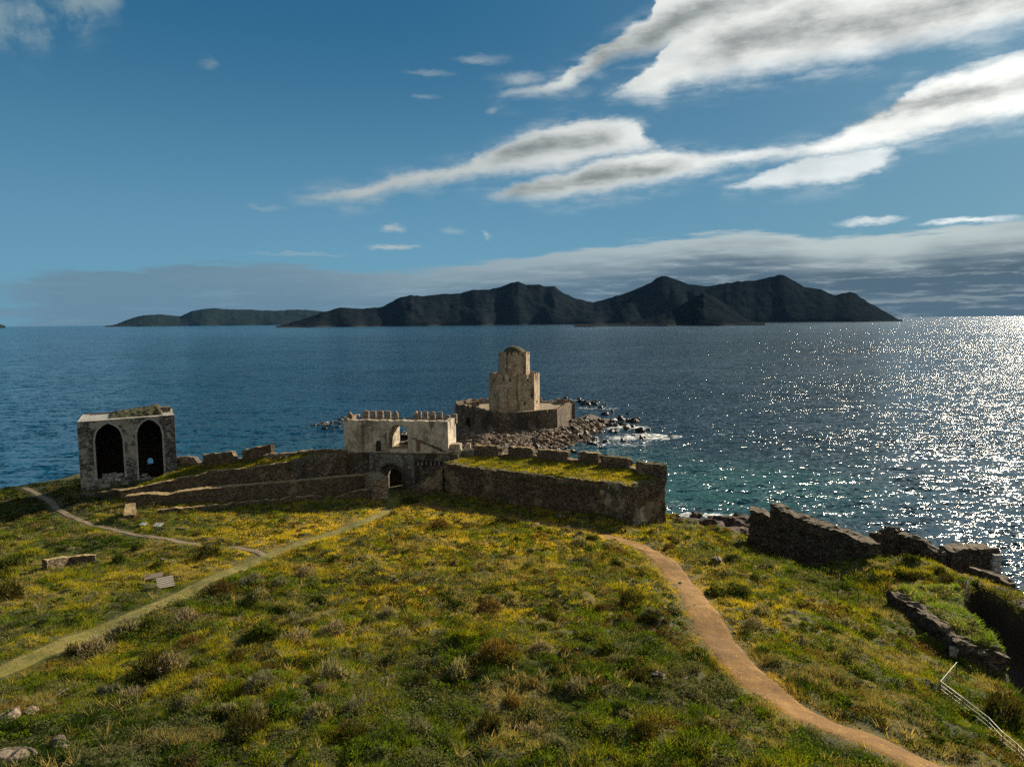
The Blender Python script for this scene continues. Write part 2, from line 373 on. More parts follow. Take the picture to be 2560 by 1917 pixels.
M_dome = stone('dome_rubble', (.06,.055,.03), (.13,.11,.06), (.22,.18,.11), 4, top=(.10,.10,.04), bump=.15)
M_boul = stone('boulder_stone', (.060,.038,.022), (.155,.105,.065), (.27,.195,.13), .6, mortar=(.12,.09,.07), bump=.1, flat=(1,1,1))
M_wet = stone('wet_rock', (.012,.011,.009), (.03,.026,.02), (.06,.05,.038), 1.2, bump=.2, flat=(1,1,1)); M_wet.node_tree.nodes['Principled BSDF'].inputs['Roughness'].default_value = .45
M_rockb = stone('brown_shore_rock', (.035,.022,.014), (.10,.06,.035), (.17,.11,.07), 1.5, bump=.25, flat=(1,1,1))
M_ledge = stone('outcrop_rock', (.08,.062,.042), (.19,.145,.10), (.28,.22,.16), .9, mortar=(.10,.085,.06), patch=(.10,.10,.04), patch_amt=.35, patch_sc=1.2, bump=.2, flat=(1,1,1))
def plain(name, c, rough=.7, metal=0, var=.25):
    m, t, bs = mat(name); pos, _ = geo(t)
    t.put(bs.inputs['Base Color'], t.mix(t.noise(pos, 6, 5, .6), c, tuple(x*(1-var*2) for x in c)))
    bs.inputs['Roughness'].default_value = rough; bs.inputs['Metallic'].default_value = metal; return m
M_dark = plain('dark_opening_fill', (.03,.024,.018)); M_reddoor = plain('faded_red_door_wood', (.22,.12,.09))  # first one: near-black filling for doorways and windows
M_sign = plain('white_sign_panel', (.62,.60,.55), .5, var=.06); M_post = plain('weathered_post', (.10,.085,.07))
M_metal = plain('painted_rail_metal', (.20,.21,.19), .45, .3, .08); M_wood = plain('bleached_wood', (.42,.37,.29), .7, var=.15)
M_plank = plain('pale_board', (.32,.25,.18), .7, var=.15)

# foliage: colour comes with each leaf, thin leaves let the backlight through
def foliage(name, trans=0.45, randtint=False):
    m = bpy.data.materials.new(name); m.use_nodes = True; t = NT(m.node_tree); t.n.clear()
    a = t.new('ShaderNodeAttribute', attribute_name='col'); c = a.outputs['Color']
    if randtint:
        oi = t.new('ShaderNodeObjectInfo')
        c = t.mix(1.0, c, t.ramp(oi.outputs['Random'], [(0, (.7,.75,.75)), (.5, (1.1,1.05,.95)), (1, (1.25,1.2,.95))]), 'MULTIPLY')
    df = t.new('ShaderNodeBsdfDiffuse'); tr = t.new('ShaderNodeBsdfTranslucent'); mxs = t.new('ShaderNodeMixShader')
    t.put(df.inputs[0], c); t.put(tr.inputs[0], t.mix(1.0, c, (1.35, 1.25, .55), 'MULTIPLY')); mxs.inputs[0].default_value = trans
    t.l.new(df.outputs[0], mxs.inputs[1]); t.l.new(tr.outputs[0], mxs.inputs[2])
    o = t.new('ShaderNodeOutputMaterial'); t.l.new(mxs.outputs[0], o.inputs[0]); return m
M_grass = foliage('grass_blades', .40); M_leaf = foliage('shrub_leaves', .35, True)

# soil under the grass
M_soil, t, bs = mat('mossy_soil'); pos, nrm = geo(t)
c = t.ramp(t.noise(pos, .6, 6, .65), [(.3, (.035,.040,.014)), (.5, (.075,.078,.020)), (.7, (.14,.115,.035))])
c = t.mix(t.ss(t.noise(pos, 7, 4, .7), .42, .62, 0.0, .6), c, (.03,.03,.012))
nz = t.sep(nrm)[2]
c = t.mix(t.ss(nz, .45, .75, 1.0, 0.0), c, (.055,.045,.032))
px_, py_, pz_ = t.sep(pos)[:]
c = t.mix(t.ss(pz_, 0.3, 1.6, 1.0, 0.0), c, (.075,.05,.035))
t.put(bs.inputs['Base Color'], c)
b = t.new('ShaderNodeBump'); b.inputs['Distance'].default_value = .25; t.put(b.inputs['Height'], t.noise(pos, 3, 6, .7)); t.l.new(b.outputs[0], bs.inputs['Normal'])

def pathmat(name, ca, cb, cc):
    m, t, bs = mat(name); pos, _ = geo(t)
    c = t.ramp(t.m('ADD', t.m('MULTIPLY', t.noise(pos, 1.3, 7, .72), .6), t.m('MULTIPLY', t.noise(pos, .28, 4, .6), .4)), [(.36, ca), (.51, cb), (.63, cc)])
    vo = t.new('ShaderNodeTexVoronoi'); t.put(vo.inputs['Vector'], pos); vo.inputs['Scale'].default_value = 5
    c = t.mix(t.m('MULTIPLY', t.m('GREATER_THAN', t.sep(vo.outputs['Color'])[0], .93), t.ss(vo.outputs['Distance'], .25, .45, .7, 0.0)), c, tuple(min(.5, x*1.7) for x in cc))
    t.put(bs.inputs['Base Color'], c)
    b = t.new('ShaderNodeBump'); b.inputs['Distance'].default_value = .09; t.put(b.inputs['Height'], t.noise(pos, 5, 6, .75)); t.l.new(b.outputs[0], bs.inputs['Normal'])
    return m
M_path = pathmat('trodden_earth', (.12,.058,.010), (.21,.105,.017), (.29,.165,.036))
M_track = pathmat('trodden_grass', (.075,.080,.016), (.155,.135,.028), (.24,.185,.06))
M_foot = pathmat('grey_earth', (.10,.075,.045), (.18,.135,.085), (.26,.20,.135))

# sea
M_water, t, bs = mat('sea_water'); pos, _ = geo(t)
X, Y, Zz = t.sep(pos)[:]
p2 = t.xyz(X, Y, 0)
dist = t.vm('LENGTH', p2, out=1)
rot = t.new('ShaderNodeMapping'); rot.inputs['Rotation'].default_value = (0, 0, math.radians(-18)); rot.inputs['Scale'].default_value = (.45, 1, 1); t.put(rot.inputs['Vector'], p2)
def slope(vec, sc, det, amp, rough=.55):
    return t.vm('SCALE', t.vm('SUBTRACT', t.noise(vec, sc, det, rough, col=True), (.5, .5, .5)), amp)
gust = t.m('ADD', t.m('MULTIPLY', t.noise(rot.outputs[0], .03, 4, .6), .5), t.m('MULTIPLY', t.noise(rot.outputs[0], .004, 4, .6), .5))
sl1 = slope(rot.outputs[0], 2.0, 2, 2.0, .55); sl2 = slope(rot.outputs[0], .42, 3, 1.5); sl3 = slope(rot.outputs[0], .06, 3, .4)
sm = t.vm('ADD', t.vm('SCALE', t.vm('ADD', sl1, sl2), t.m('MULTIPLY', t.ss(gust, .40, .60, .8, 1.55), t.ss(dist, 150., 3000., 1.1, .70))), sl3)
sx, sy, _z = t.sep(sm)[:]
nv = t.vm('NORMALIZE', t.xyz(sx, sy, 1.0)); t.l.new(nv, bs.inputs['Normal'])
def spot(px, r0, r1, sx_=1.0, warp=6.0, z=0.0):
    P = atz(px[0], px[1], 0)
    q = t.vm('SUBTRACT', t.vm('ADD', p2, t.vm('SCALE', t.vm('SUBTRACT', wn, (.5,.5,.5)), warp)), (float(P[0]), float(P[1]), 0))
    return t.ss(t.vm('LENGTH', t.vm('MULTIPLY', q, (1/sx_, 1, 0)), out=1), r0, r1, 1.0, 0.0)
wn = t.noise(p2, .09, 4, .6, col=True)
azn = t.m('DIVIDE', X, t.m('MAXIMUM', Y, 10.0))
body = t.mix(t.ss(azn, -.55, .5), (.002,.050,.100), (.024,.052,.068))  # paler towards the right: glitter sheen put into the water colour
patchy = t.noise(rot.outputs[0], .012, 5, .6)
body = t.mix(t.ss(patchy, .35, .65, 0.0, .35), body, (.004,.030,.055))
teal = t.m('MAXIMUM', spot((1760, 1215), 6, 34, 1.5, 22), t.m('MULTIPLY', spot((1500, 1150), 4, 26, 1.3, 16), .8))
teal = t.m('MAXIMUM', teal, t.m('MULTIPLY', spot((760, 1130), 5, 40, 1.6, 20), .30))
body = t.mix(t.m('MULTIPLY', teal, .6), body, (.030,.120,.115))
foamz = [((1560,1068),2,13,1.6,.92),((1605,1092),3,15,1.5,.92),((1560,1110),2,11,1.6,.8),((1500,1020),2,9,1.9,.8),((1470,1112),1,9,1.3,.75),((1640,1120),2,12,1.4,.55),((1600,1050),2,9,1.4,.6),
         ((1750,1290),1,6,1.8,.9),((1840,1310),1,7,1.6,.9),((1700,1262),1,5,1.4,.7),((830,1055),1,5,2.2,.8),((770,1068),1,4,2.4,.6),((1440,1000),2,8,1.6,.7),((1040,1090),1,4,1.5,.6)]
fm = None
for P_, r0, r1, sx__, op in foamz:
    q = t.m('MULTIPLY', spot(P_, r0, r1, sx__, 8), op); fm = q if fm is None else t.m('MAXIMUM', fm, q)
fn = t.noise(p2, .38, 7, .72, dist=1.2)
foam = t.ss(t.m('ADD', t.m('ADD', t.m('MULTIPLY', fn, .6), t.m('MULTIPLY', t.noise(rot.outputs[0], 1.1, 5, .75), .4)), t.m('MULTIPLY', fm, .38)), .80, .88)
foam = t.m('MULTIPLY', foam, t.ss(fm, .02, .2))
body = t.mix(foam, body, (.62,.64,.62))
t.put(bs.inputs['Base Color'], body)
t.put(bs.inputs['Roughness'], t.mix(foam, t.ss(dist, 150., 3500., .085, .13), (.7,.7,.7)))
bs.inputs['IOR'].default_value = 1.333; bs.inputs['Specular IOR Level'].default_value = .42

# ------------------------------------------------------------------ sea sheet
ring = [1.0, 60, 150, 400, 1200, 4000, 12000, 40000]
V = [(0, 0, 0)]; Fc = []
for i, r in enumerate(ring):
    for k in range(48): V.append((r*math.sin(k*math.pi/24), r*math.cos(k*math.pi/24), 0))
for k in range(48): Fc.append((0, 1+(k+1) % 48, 1+k))
for i in range(len(ring)-1):
    for k in range(48):
        a = 1+i*48; b_ = a+48; Fc.append((a+k, a+(k+1) % 48, b_+(k+1) % 48, b_+k))
o = nmesh('water', V, Fc, M_water); tag(o, kind='structure')

# ------------------------------------------------------------------ islands
def island(name, sil, D0, D1, shore, seed, back=900, rough=1.0, cols=420, rows=46, mat_=None):
    """a range whose crest passes through the given skyline points at distance D1, shore at D0"""
    us = np.array([s[0] for s in sil], float); vs = np.array([s[1] for s in sil], float)
    u = np.linspace(us[0], us[-1], cols); v = np.interp(u, us, vs)
    v = v + vn(u/9, u*0, 0, seed)*1.1*rough
    V = []; C = []
    hh = []; dirs = []
    for a, b in zip(u, v):
        d_ = ray(a, b); hz = math.hypot(d_[0], d_[1]); dirs.append((d_[0]/hz, d_[1]/hz)); hh.append(max(2.0, H+d_[2]/hz*D1))
    hh = np.array(hh); dirs = np.array(dirs)
    tt = np.concatenate([np.linspace(0, 1, rows), np.linspace(1, 2, 10)[1:]])
    Vs = []
    xx = u/60.0
    for q in tt:
        r = D0+(D1-D0)*q if q <= 1 else D1+(q-1)*back
        r_ = r + (vn(xx*1.3, xx*0+5, 0, seed+3)*150*(1-q) if q <= 1 else 0) - 0
        if q <= 1:
            n = fbm(xx*1.6+q*.6, q*2.2, 0, 5, seed)
            rd = 1-2*np.abs(fbm(xx*1.1+q*.8, q*.9+7, 0, 4, seed+9))
            prof = q**.75*(.80+.20*q)
            h = hh*(prof + (n*.08+(rd-.5)*.10)*4*q*(1-q)*.5)
            h = np.where(q == 0, -8, np.maximum(h, 3+6*q))
        else:
            h = hh*(2-q)**1.0 - (8 if q >= 2 else 0)
        Vs.append(np.stack([dirs[:, 0]*r_, dirs[:, 1]*r_, h], 1))
    V = np.concatenate(Vs); R_ = len(tt)
    i, j = np.meshgrid(np.arange(R_-1), np.arange(cols-1), indexing='ij')
    Fq = np.stack([i*cols+j, i*cols+j+1, (i+1)*cols+j+1, (i+1)*cols+j], -1).reshape(-1, 4)
    return V, Fq
def hillmat(name, c1, c2, rock):
    m, t, bs = mat(name); pos, nrm = geo(t)
    c = t.mix(t.ss(t.noise(pos, .010, 10, .78), .42, .58), c1, c2)
    cl = t.noise(t.vm('MULTIPLY', pos, (1, 1, .35)), .004, 9, .72)
    c = t.mix(t.ss(cl, .66, .70, 0.0, .75), c, rock)
    c = t.mix(t.ss(t.sep(pos)[2], 4., 12., .5, 0.0), c, tuple(x*.6 for x in rock))
    bs.inputs['Specular IOR Level'].default_value = 0.0; bs.inputs['IOR'].default_value = 1.01; bs.inputs['Roughness'].default_value = 1.0
    b = t.new('ShaderNodeBump'); b.inputs['Distance'].default_value = 6; t.put(b.inputs['Height'], t.noise(pos, .02, 7, .7)); t.l.new(b.outputs[0], bs.inputs['Normal'])
    t.put(bs.inputs['Base Color'], c); return m
M_hill = hillmat('island_scrub', (.007,.011,.016), (.014,.019,.022), (.075,.078,.08)); M_far = hillmat('far_island_scrub', (.012,.022,.022), (.02,.028,.026), (.05,.05,.05))
main = [(690,817),(760,797),(806,781),(852,768),(880,771),(907,772),(958,767),(978,755),(1002,742),(1030,738),(1060,741),(1090,736),(1149,733),(1185,724),(1222,724),(1250,718),(1266,712),(1280,706),(1294,704),(1306,708),(1317,712),(1346,711),(1362,716),(1387,716),(1398,726),(1412,735),(1449,749),(1482,756),(1522,745),(1550,737),(1581,726),(1605,717),(1625,708),(1642,695),(1655,689),(1668,691),(1683,697),(1720,710),(1764,716),(1815,708),(1850,703),(1881,702),(1920,694),(1951,687),(1962,689),(1980,700),(1997,709),(2013,718),(2030,720),(2050,723),(2086,738),(2105,733),(2126,730),(2140,735),(2152,744),(2189,766),(2225,787),(2256,803)]
V1, F1 = island('i', main, 4900, 6000, None, 3)
head = [(1436,816),(1480,813),(1522,809),(1580,803),(1632,794),(1680,778),(1712,757),(1740,741),(1760,731),(1778,739),(1800,752),(1837,777),(1866,797),(1890,806),(1912,812)]
V2, F2 = island('h', head, 3150, 3700, None, 21, 500, cols=200)
o = nmesh('island', np.concatenate([V1, V2]), np.concatenate([F1, F2+len(V1)]), M_hill, smooth=True); tag(o, kind='structure')
far = [(262,814.5),(290,811),(320,799),(347,790),(370,787),(399,786),(425,788),(451,791),(465,784),(480,777),(505,773),(535,770),(548,771),(561,773),(625,774),(660,776),(694,777),(720,775),(746,774),(775,775),(804,778),(850,783),(900,800),(930,808)]
V3, F3 = island('f', far, 12500, 14500, None, 41, 2500, .5, 260, 30)
tip = [(-60,790),(-20,802),(2,811),(14,815.5)]
V4, F4 = island('t', tip, 12500, 14000, None, 51, 1500, .5, 60, 12)
o = nmesh('distant_islands', np.concatenate([V3, V4]), np.concatenate([F3, F4+len(V3)]), M_far, smooth=True); tag(o, kind='structure')

# ------------------------------------------------------------------ mainland terrain
CP = [(0,1917,12),(640,1917,12.2),(1280,1917,12),(1900,1917,11.8),(2330,1917,10.8),(2560,1917,8.5),
 (0,1670,9.5),(400,1670,10),(900,1670,10.5),(1400,1650,10.4),(1850,1700,10),(2150,1740,9.6),(2350,1740,8.4),(2540,1760,6),(2450,1720,6.6),
 (0,1500,7.2),(400,1500,8),(900,1500,8.6),(1400,1480,8.2),(1730,1470,7.6),(2000,1550,8),(2200,1620,7.2),(2300,1600,5.6),(2400,1660,5.2),
 (0,1400,4.8),(300,1400,5.8),(600,1400,6.3),(1000,1380,6.6),(1400,1380,6.2),(1700,1400,6),
 (0,1315,1.9),(60,1290,1.7),(140,1292,2.6),(200,1330,4.0),(400,1340,4.8),(600,1350,5.2),(800,1300,4.6),(1050,1290,4.5),(1300,1305,4.8),(1500,1330,4.6),(1700,1350,4.4),(1900,1400,4.4),(2100,1450,5.2),(2230,1500,5.0),
 (2300,1400,5.4),(2200,1400,5.2),(2400,1430,5.3),(1893,1377,1.6),(1979,1414,2.2),(2082,1419,3.4),(2135,1406,4.6),(1860,1345,3.0),
 (970,1250,3.2),(919,1230,3.4),(700,1244,3.3),(326,1276,3.5),(500,1262,3.4),(600,1254,3.3),(850,1240,3.2),(935,1264,2.9),(400,1240,3.3),(800,1228,3.2),(1110,1232,3.4),(1344,1264,3.5),(1588,1318,4.0),(1670,1330,3.4),(1760,1335,3.4),
 (984,1221,3),(700,1215,3),(860,1218,3),(1060,1215,3),(0,1222,1.2),(100,1206,1.4),(190,1188,1.8),(203,1224,3.4),(444,1190,4.2),(90,1240,1.8),(-300,1260,1),(-400,1500,5),(-400,1800,9.5)]
PX = np.array([atz(*c) for c in CP])
extra = np.array([[0, 5, 14.5], [-30, 5, 14], [30, 8, 11], [55, 30, 2], [62, 10, 1], [-90, 20, 9], [-60, 5, 13], [0, 135, 2], [-60, 130, 2], [30, 120, 1], [48, 75, 1]], float)
PX = np.concatenate([PX, extra])
def _phi(r): return np.sqrt(r*r+6.0)
n_ = len(PX); A = np.zeros((n_+3, n_+3)); dd = np.hypot(PX[:, None, 0]-PX[None, :, 0], PX[:, None, 1]-PX[None, :, 1])
A[:n_, :n_] = _phi(dd)-np.eye(n_)*.10; A[:n_, n_] = 1; A[:n_, n_+1:] = PX[:, :2]; A[n_, :n_] = 1; A[n_+1:, :n_] = PX[:, :2].T
sol = np.linalg.solve(A, np.concatenate([PX[:, 2], [0, 0, 0]]))
def rbf(x, y):
    x = np.asarray(x, float); y = np.asarray(y, float); r = np.full(x.shape, sol[n_]) + sol[n_+1]*x + sol[n_+2]*y
    for i in range(n_): r = r + sol[i]*_phi(np.hypot(x-PX[i, 0], y-PX[i, 1]))
    return r
def sdist(x, y, poly):
    """signed distance, negative inside"""
    P = np.asarray(poly, float)[:, :2]; x = np.asarray(x, float); y = np.asarray(y, float)
    dm = np.full(x.shape, 1e9); ins = np.zeros(x.shape, bool)
    for i in range(len(P)):
        a, b_ = P[i], P[(i+1) % len(P)]; e = b_-a; L = e@e
        tq = np.clip(((x-a[0])*e[0]+(y-a[1])*e[1])/L, 0, 1)
        dm = np.minimum(dm, np.hypot(x-a[0]-tq*e[0], y-a[1]-tq*e[1]))
        if a[1] != b_[1]:
            c_ = ((a[1] > y) != (b_[1] > y)) & (x < (b_[0]-a[0])*(y-a[1])/(b_[1]-a[1])+a[0]); ins ^= c_
    return np.where(ins, -dm, dm)
def pdist(x, y, line):
    P = np.asarray(line, float)[:, :2]; x = np.asarray(x, float); dm = np.full(x.shape, 1e9)
    for a, b_ in zip(P[:-1], P[1:]):
        e = b_-a; tq = np.clip(((x-a[0])*e[0]+(y-a[1])*e[1])/(e@e), 0, 1); dm = np.minimum(dm, np.hypot(x-a[0]-tq*e[0], y-a[1]-tq*e[1]))
    return dm
LAND = [atz(-420,1270,1)[:2], atz(-150,1238,1.2)[:2], atz(0,1222,1.2)[:2], atz(60,1212,1.3)[:2], atz(110,1203,1.4)[:2], atz(150,1196,1.6)[:2], atz(192,1184,1.8)[:2], (-74, 130), (-50, 131), (-20, 124), (-6, 119), (4, 114), (12, 109), (20, 102), (24, 92),
        (26.5, 90), (28, 88), (31.5, 88), (34, 86), (36, 80), (38.5, 72), (42, 70), (46, 66), (48.5, 62), (49, 55), (49, 40), (49, 20), (49, 0), (-130, 0), (-130, 60)]
LEDGE = [atz(*p, 6.3)[:2] for p in [(2238,1476),(2267,1464),(2349,1456),(2403,1464),(2415,1509),(2452,1550),(2489,1575),(2514,1600),(2510,1624),(2415,1597),(2349,1552),(2308,1519)]]
CH = [atz(2404,1462,6.0)[:2], atz(2440,1452,5)[:2], (43.2, 66), (44.0, 55), (44.5, 40), (44.5, 20), (38, 20), atz(2575,1730,6)[:2], atz(2540,1660,6)[:2], atz(2516,1612,6.3)[:2], atz(2492,1577,6.3)[:2], atz(2455,1552,6.3)[:2], atz(2417,1511,6.3)[:2]]
def ground(x, y, micro=True):
    x = np.asarray(x, float); y = np.asarray(y, float)
    z = rbf(x, y)
    if micro:
        k = 1-sst(1.0, 2.6, PATHD(x, y)); z = z + fbm(x*.16, y*.16, 0, 3, 5)*.55*sst(125, 70, y) + (1-.9*k)*sst(112, 98, y+.0*x)*( fbm(x*.6, y*.6, 0, 3, 15)*.36 + np.abs(vn(x*.9, y*.9, 0, 19))*.34-.12)
        z = z - k*.14
    sdl = sdist(x, y, LEDGE); z = z + (6.3+fbm(x*.5, y*.5, 0, 2, 8)*.3-z)*sst(.25, -.15, sdl)
    sdc = sdist(x, y, CH); z = z + (0.2-z)*sst(.35, -.5, sdc)
    s_ = sdist(x, y, LAND) + fbm(x*.35, y*.35, 0, 3, 3)*1.0
    z = z + (-2.5-z)*sst(0, 3.0, s_)
    return z
def g_at(u, v, micro=False):
    z = 5.0
    for _ in range(40):
        p = atz(u, v, z); z += .6*(float(ground(p[0], p[1], micro))-z)
    p = atz(u, v, z); return np.array([p[0], p[1], float(ground(p[0], p[1], True)) if micro is False and PATHS else z])
PATHS = []
def PATHD(x, y):
    dm = np.full(np.shape(x), 1e9)
    for L, wd in PATHS: dm = np.minimum(dm, pdist(x, y, L)-wd/2+.9)
    return dm
def g0(u, v):
    z = 5.0
    for _ in range(40):
        p = atz(u, v, z); z += .6*(float(rbf(p[0], p[1]))-z)
    return atz(u, v, z)[:2]
def smoothline(P, k=3):
    P = np.array(P)
    for _ in range(k):
        Q = [P[0]]
        for a, b_ in zip(P[:-1], P[1:]): Q += [a*.75+b_*.25, a*.25+b_*.75]
        P = np.array(Q+[P[-1]])
    return P
L_dirt = smoothline([g0(*p) for p in [(1000,1250),(1060,1262),(1147,1276),(1300,1300),(1402,1318),(1491,1331),(1560,1348),(1632,1376),(1685,1420),(1722,1470),(1762,1545),(1800,1600),(1855,1665),(1935,1735),(2050,1798),(2190,1850),(2330,1910),(2420,1960)]])
L_track = smoothline([g0(*p) for p in [(984,1226),(984,1256),(955,1284),(900,1309),(796,1342),(710,1372),(633,1404),(560,1436),(470,1472),(380,1515),(289,1555),(145,1619),(0,1680),(-120,1730)]])
L_foot = smoothline([g0(*p) for p in [(60,1218),(90,1230),(141,1266),(159,1280),(199,1297),(235,1309),(290,1322),(344,1335),(398,1341),(452,1351),(542,1362),(607,1370),(660,1388)]])
PATHS = [(L_dirt, 2.0), (L_track, 1.9), (L_foot, 0.9)]
xs = np.concatenate([np.arange(-130, -70, .8), np.arange(-70, 52, .33)]); ys = np.concatenate([np.arange(2, 26, 1.0), np.arange(26, 134, .33)])
GX, GY = np.meshgrid(xs, ys); GZ = ground(GX, GY)
nx, ny = len(xs), len(ys)
i, j = np.meshgrid(np.arange(ny-1), np.arange(nx-1), indexing='ij')
Fq = np.stack([i*nx+j, i*nx+j+1, (i+1)*nx+j+1, (i+1)*nx+j], -1).reshape(-1, 4)
o = nmesh('ground', np.stack([GX, GY, GZ], -1).reshape(-1, 3), Fq, M_soil, smooth=True); tag(o, kind='structure')

def gz_fast(x, y):
    """bilinear lookup in the ground sheet"""
    x = np.asarray(x, float); y = np.asarray(y, float)
    ix = np.clip(np.searchsorted(xs, x)-1, 0, nx-2); iy = np.clip(np.searchsorted(ys, y)-1, 0, ny-2)
    fx = np.clip((x-xs[ix])/(xs[ix+1]-xs[ix]), 0, 1); fy = np.clip((y-ys[iy])/(ys[iy+1]-ys[iy]), 0, 1)
    return GZ[iy, ix]*(1-fx)*(1-fy)+GZ[iy, ix+1]*fx*(1-fy)+GZ[iy+1, ix]*(1-fx)*fy+GZ[iy+1, ix+1]*fx*fy
def gat(u, v):
    """ground point seen at a photo pixel"""
    d_ = ray(u, v); tt = np.arange(20/d_[1], 135/d_[1], .1)
    x = d_[0]*tt; y = d_[1]*tt; z = H+d_[2]*tt; g = gz_fast(x, y); k = np.argmax(z < g)
    if not (z < g).any(): return atz(u, v, 3.0)
    return np.array([x[k], y[k], g[k]])
def draped(name, L, wd, m, seed):
    seg = np.hypot(*np.diff(L, axis=0).T); cum = np.concatenate([[0], np.cumsum(seg)]); n = int(cum[-1]/.25)
    s_ = np.linspace(0, cum[-1], n); cx = np.interp(s_, cum, L[:, 0]); cy = np.interp(s_, cum, L[:, 1])
    tx = np.gradient(cx); ty = np.gradient(cy); l = np.hypot(tx, ty); nxn, nyn = -ty/l, tx/l
    K_ = 11; V = []
    wl = wd*(1+vn(s_/6, s_*0, 0, seed)*.14+vn(s_/.6, s_*0, 0, seed+2)*.05)
    for k in range(K_):
        q = (k/(K_-1)-.5); x = cx+nxn*q*wl; y = cy+nyn*q*wl; e = 1-abs(q)*2
        V.append(np.stack([x, y, gz_fast(x, y)+.05*min(1, e*6)-.03*(e == 0)], 1))
    V = np.stack(V, 1).reshape(-1, 3)
    i, j = np.meshgrid(np.arange(n-1), np.arange(K_-1), indexing='ij')
    Fq = np.stack([i*K_+j, i*K_+j+1, (i+1)*K_+j+1, (i+1)*K_+j], -1).reshape(-1, 4)
    o = nmesh(name, V, Fq[:, ::-1], m, smooth=True); tag(o, kind='structure'); return o
draped('dirt_path', L_dirt, 2.2, M_path, 1); draped('grass_track', L_track, 1.75, M_track, 2); draped('footpath', L_foot, .9, M_foot, 3)
# ------------------------------------------------------------------ masonry builders
def colwall(mb, O, e, n, L, th, zb, zt, ops=(), nseg=24):
    """wall: O start, e along, n into the thickness (unit xy); zt(s) top; ops = openings (x0, x1, bottom, top fn or number)"""
    O, e, n = [np.array([*q[:2], 0.0]) for q in (O, e, n)]
    ztf = zt if callable(zt) else (lambda s: zt); zbf = zb if callable(zb) else (lambda s: zb)
    X_ = set(np.linspace(0, L, nseg+1).tolist()); OPS = []
    for (a, b_, bo, to) in ops:
        tf = to if callable(to) else (lambda s, to=to: to)
        OPS.append((a, b_, bo, tf)); X_ |= set(np.linspace(a, b_, 13 if callable(to) else 2).tolist())
    X_ = sorted(X_); X_ = [x for k, x in enumerate(X_) if k == 0 or x-X_[k-1] > 1e-4]
    P = lambda s, t, z: O+e*s+n*t+np.array([0, 0, z])
    def bandf(a, b_, za, zb_, zc, zd):   # za,zb_ low at a,b ; zc,zd top at b,a
        mb.quad(P(a, 0, za), P(b_, 0, zb_), P(b_, 0, zc), P(a, 0, zd)); mb.quad(P(a, th, zd), P(b_, th, zc), P(b_, th, zb_), P(a, th, za))
    for a, b_ in zip(X_[:-1], X_[1:]):
        mid = (a+b_)/2; lo = (zbf(a), zbf(b_))
        for (o0, o1, bo, tf) in sorted([q for q in OPS if q[0] < mid < q[1]], key=lambda q: q[2]):
            if bo > min(lo)+.01:
                bandf(a, b_, lo[0], lo[1], bo, bo); mb.quad(P(a, 0, bo), P(b_, 0, bo), P(b_, th, bo), P(a, th, bo))
            mb.quad(P(a, 0, tf(a)), P(b_, 0, tf(b_)), P(b_, th, tf(b_)), P(a, th, tf(a))); lo = (tf(a), tf(b_))
        bandf(a, b_, lo[0], lo[1], ztf(b_), ztf(a))
        mb.quad(P(a, 0, ztf(a)), P(b_, 0, ztf(b_)), P(b_, th, ztf(b_)), P(a, th, ztf(a)))
    for (o0, o1, bo, tf) in OPS:
        for s in (o0, o1):
            mb.quad(P(s, 0, bo), P(s, th, bo), P(s, th, tf(s)), P(s, 0, tf(s)))
    for s in (0, L): mb.quad(P(s, 0, zbf(s)), P(s, th, zbf(s)), P(s, th, ztf(s)), P(s, 0, ztf(s)))
def round_arch(a, b_, spring):
    c = (a+b_)/2; r = (b_-a)/2; return lambda s: spring+math.sqrt(max(0, r*r-(s-c)**2))
def pointed_arch(a, b_, spring, rise):
    c = (a+b_)/2; r = (b_-a)/2
    R2 = (rise*rise+r*r)/(2*r)     # two arcs meeting at the crown
    def f(s):
        q = abs(s-c); return spring+math.sqrt(max(0, R2*R2-(q+R2-r)**2))
    return f
def arch_rim(mb, O, e, n, a, b_, base, fn, wid, proud, dep, N=18):
    """voussoir band round an arch, standing proud of the face"""
    O, e, n = [np.array([*q[:2], 0.0]) for q in (O, e, n)]; c = (a+b_)/2
    pts = [(a, base)] + [(a+(b_-a)*k/N, fn(a+(b_-a)*k/N)) for k in range(N+1)] + [(b_, base)]
    outp = []
    for k, (s, z) in enumerate(pts):
        p0 = pts[max(0, k-1)]; p1 = pts[min(len(pts)-1, k+1)]; tx, tz = p1[0]-p0[0], p1[1]-p0[1]; l = math.hypot(tx, tz) or 1
        outp.append((s-tz/l*wid, z+tx/l*wid))
    outp[0] = (a-wid, base); outp[-1] = (b_+wid, base)
    P = lambda q, t: O+e*q[0]+n*t+np.array([0, 0, q[1]])
    for k in range(len(pts)-1):
        i0, i1, o0, o1 = pts[k], pts[k+1], outp[k], outp[k+1]
        if abs(i0[0]-i1[0])+abs(i0[1]-i1[1]) < 1e-6: continue
        mb.quad(P(i0, -proud), P(i1, -proud), P(o1, -proud), P(o0, -proud)); mb.quad(P(o0, -proud), P(o1, -proud), P(o1, .05), P(o0, .05))
        mb.quad(P(i0, -proud), P(i1, -proud), P(i1, dep), P(i0, dep))
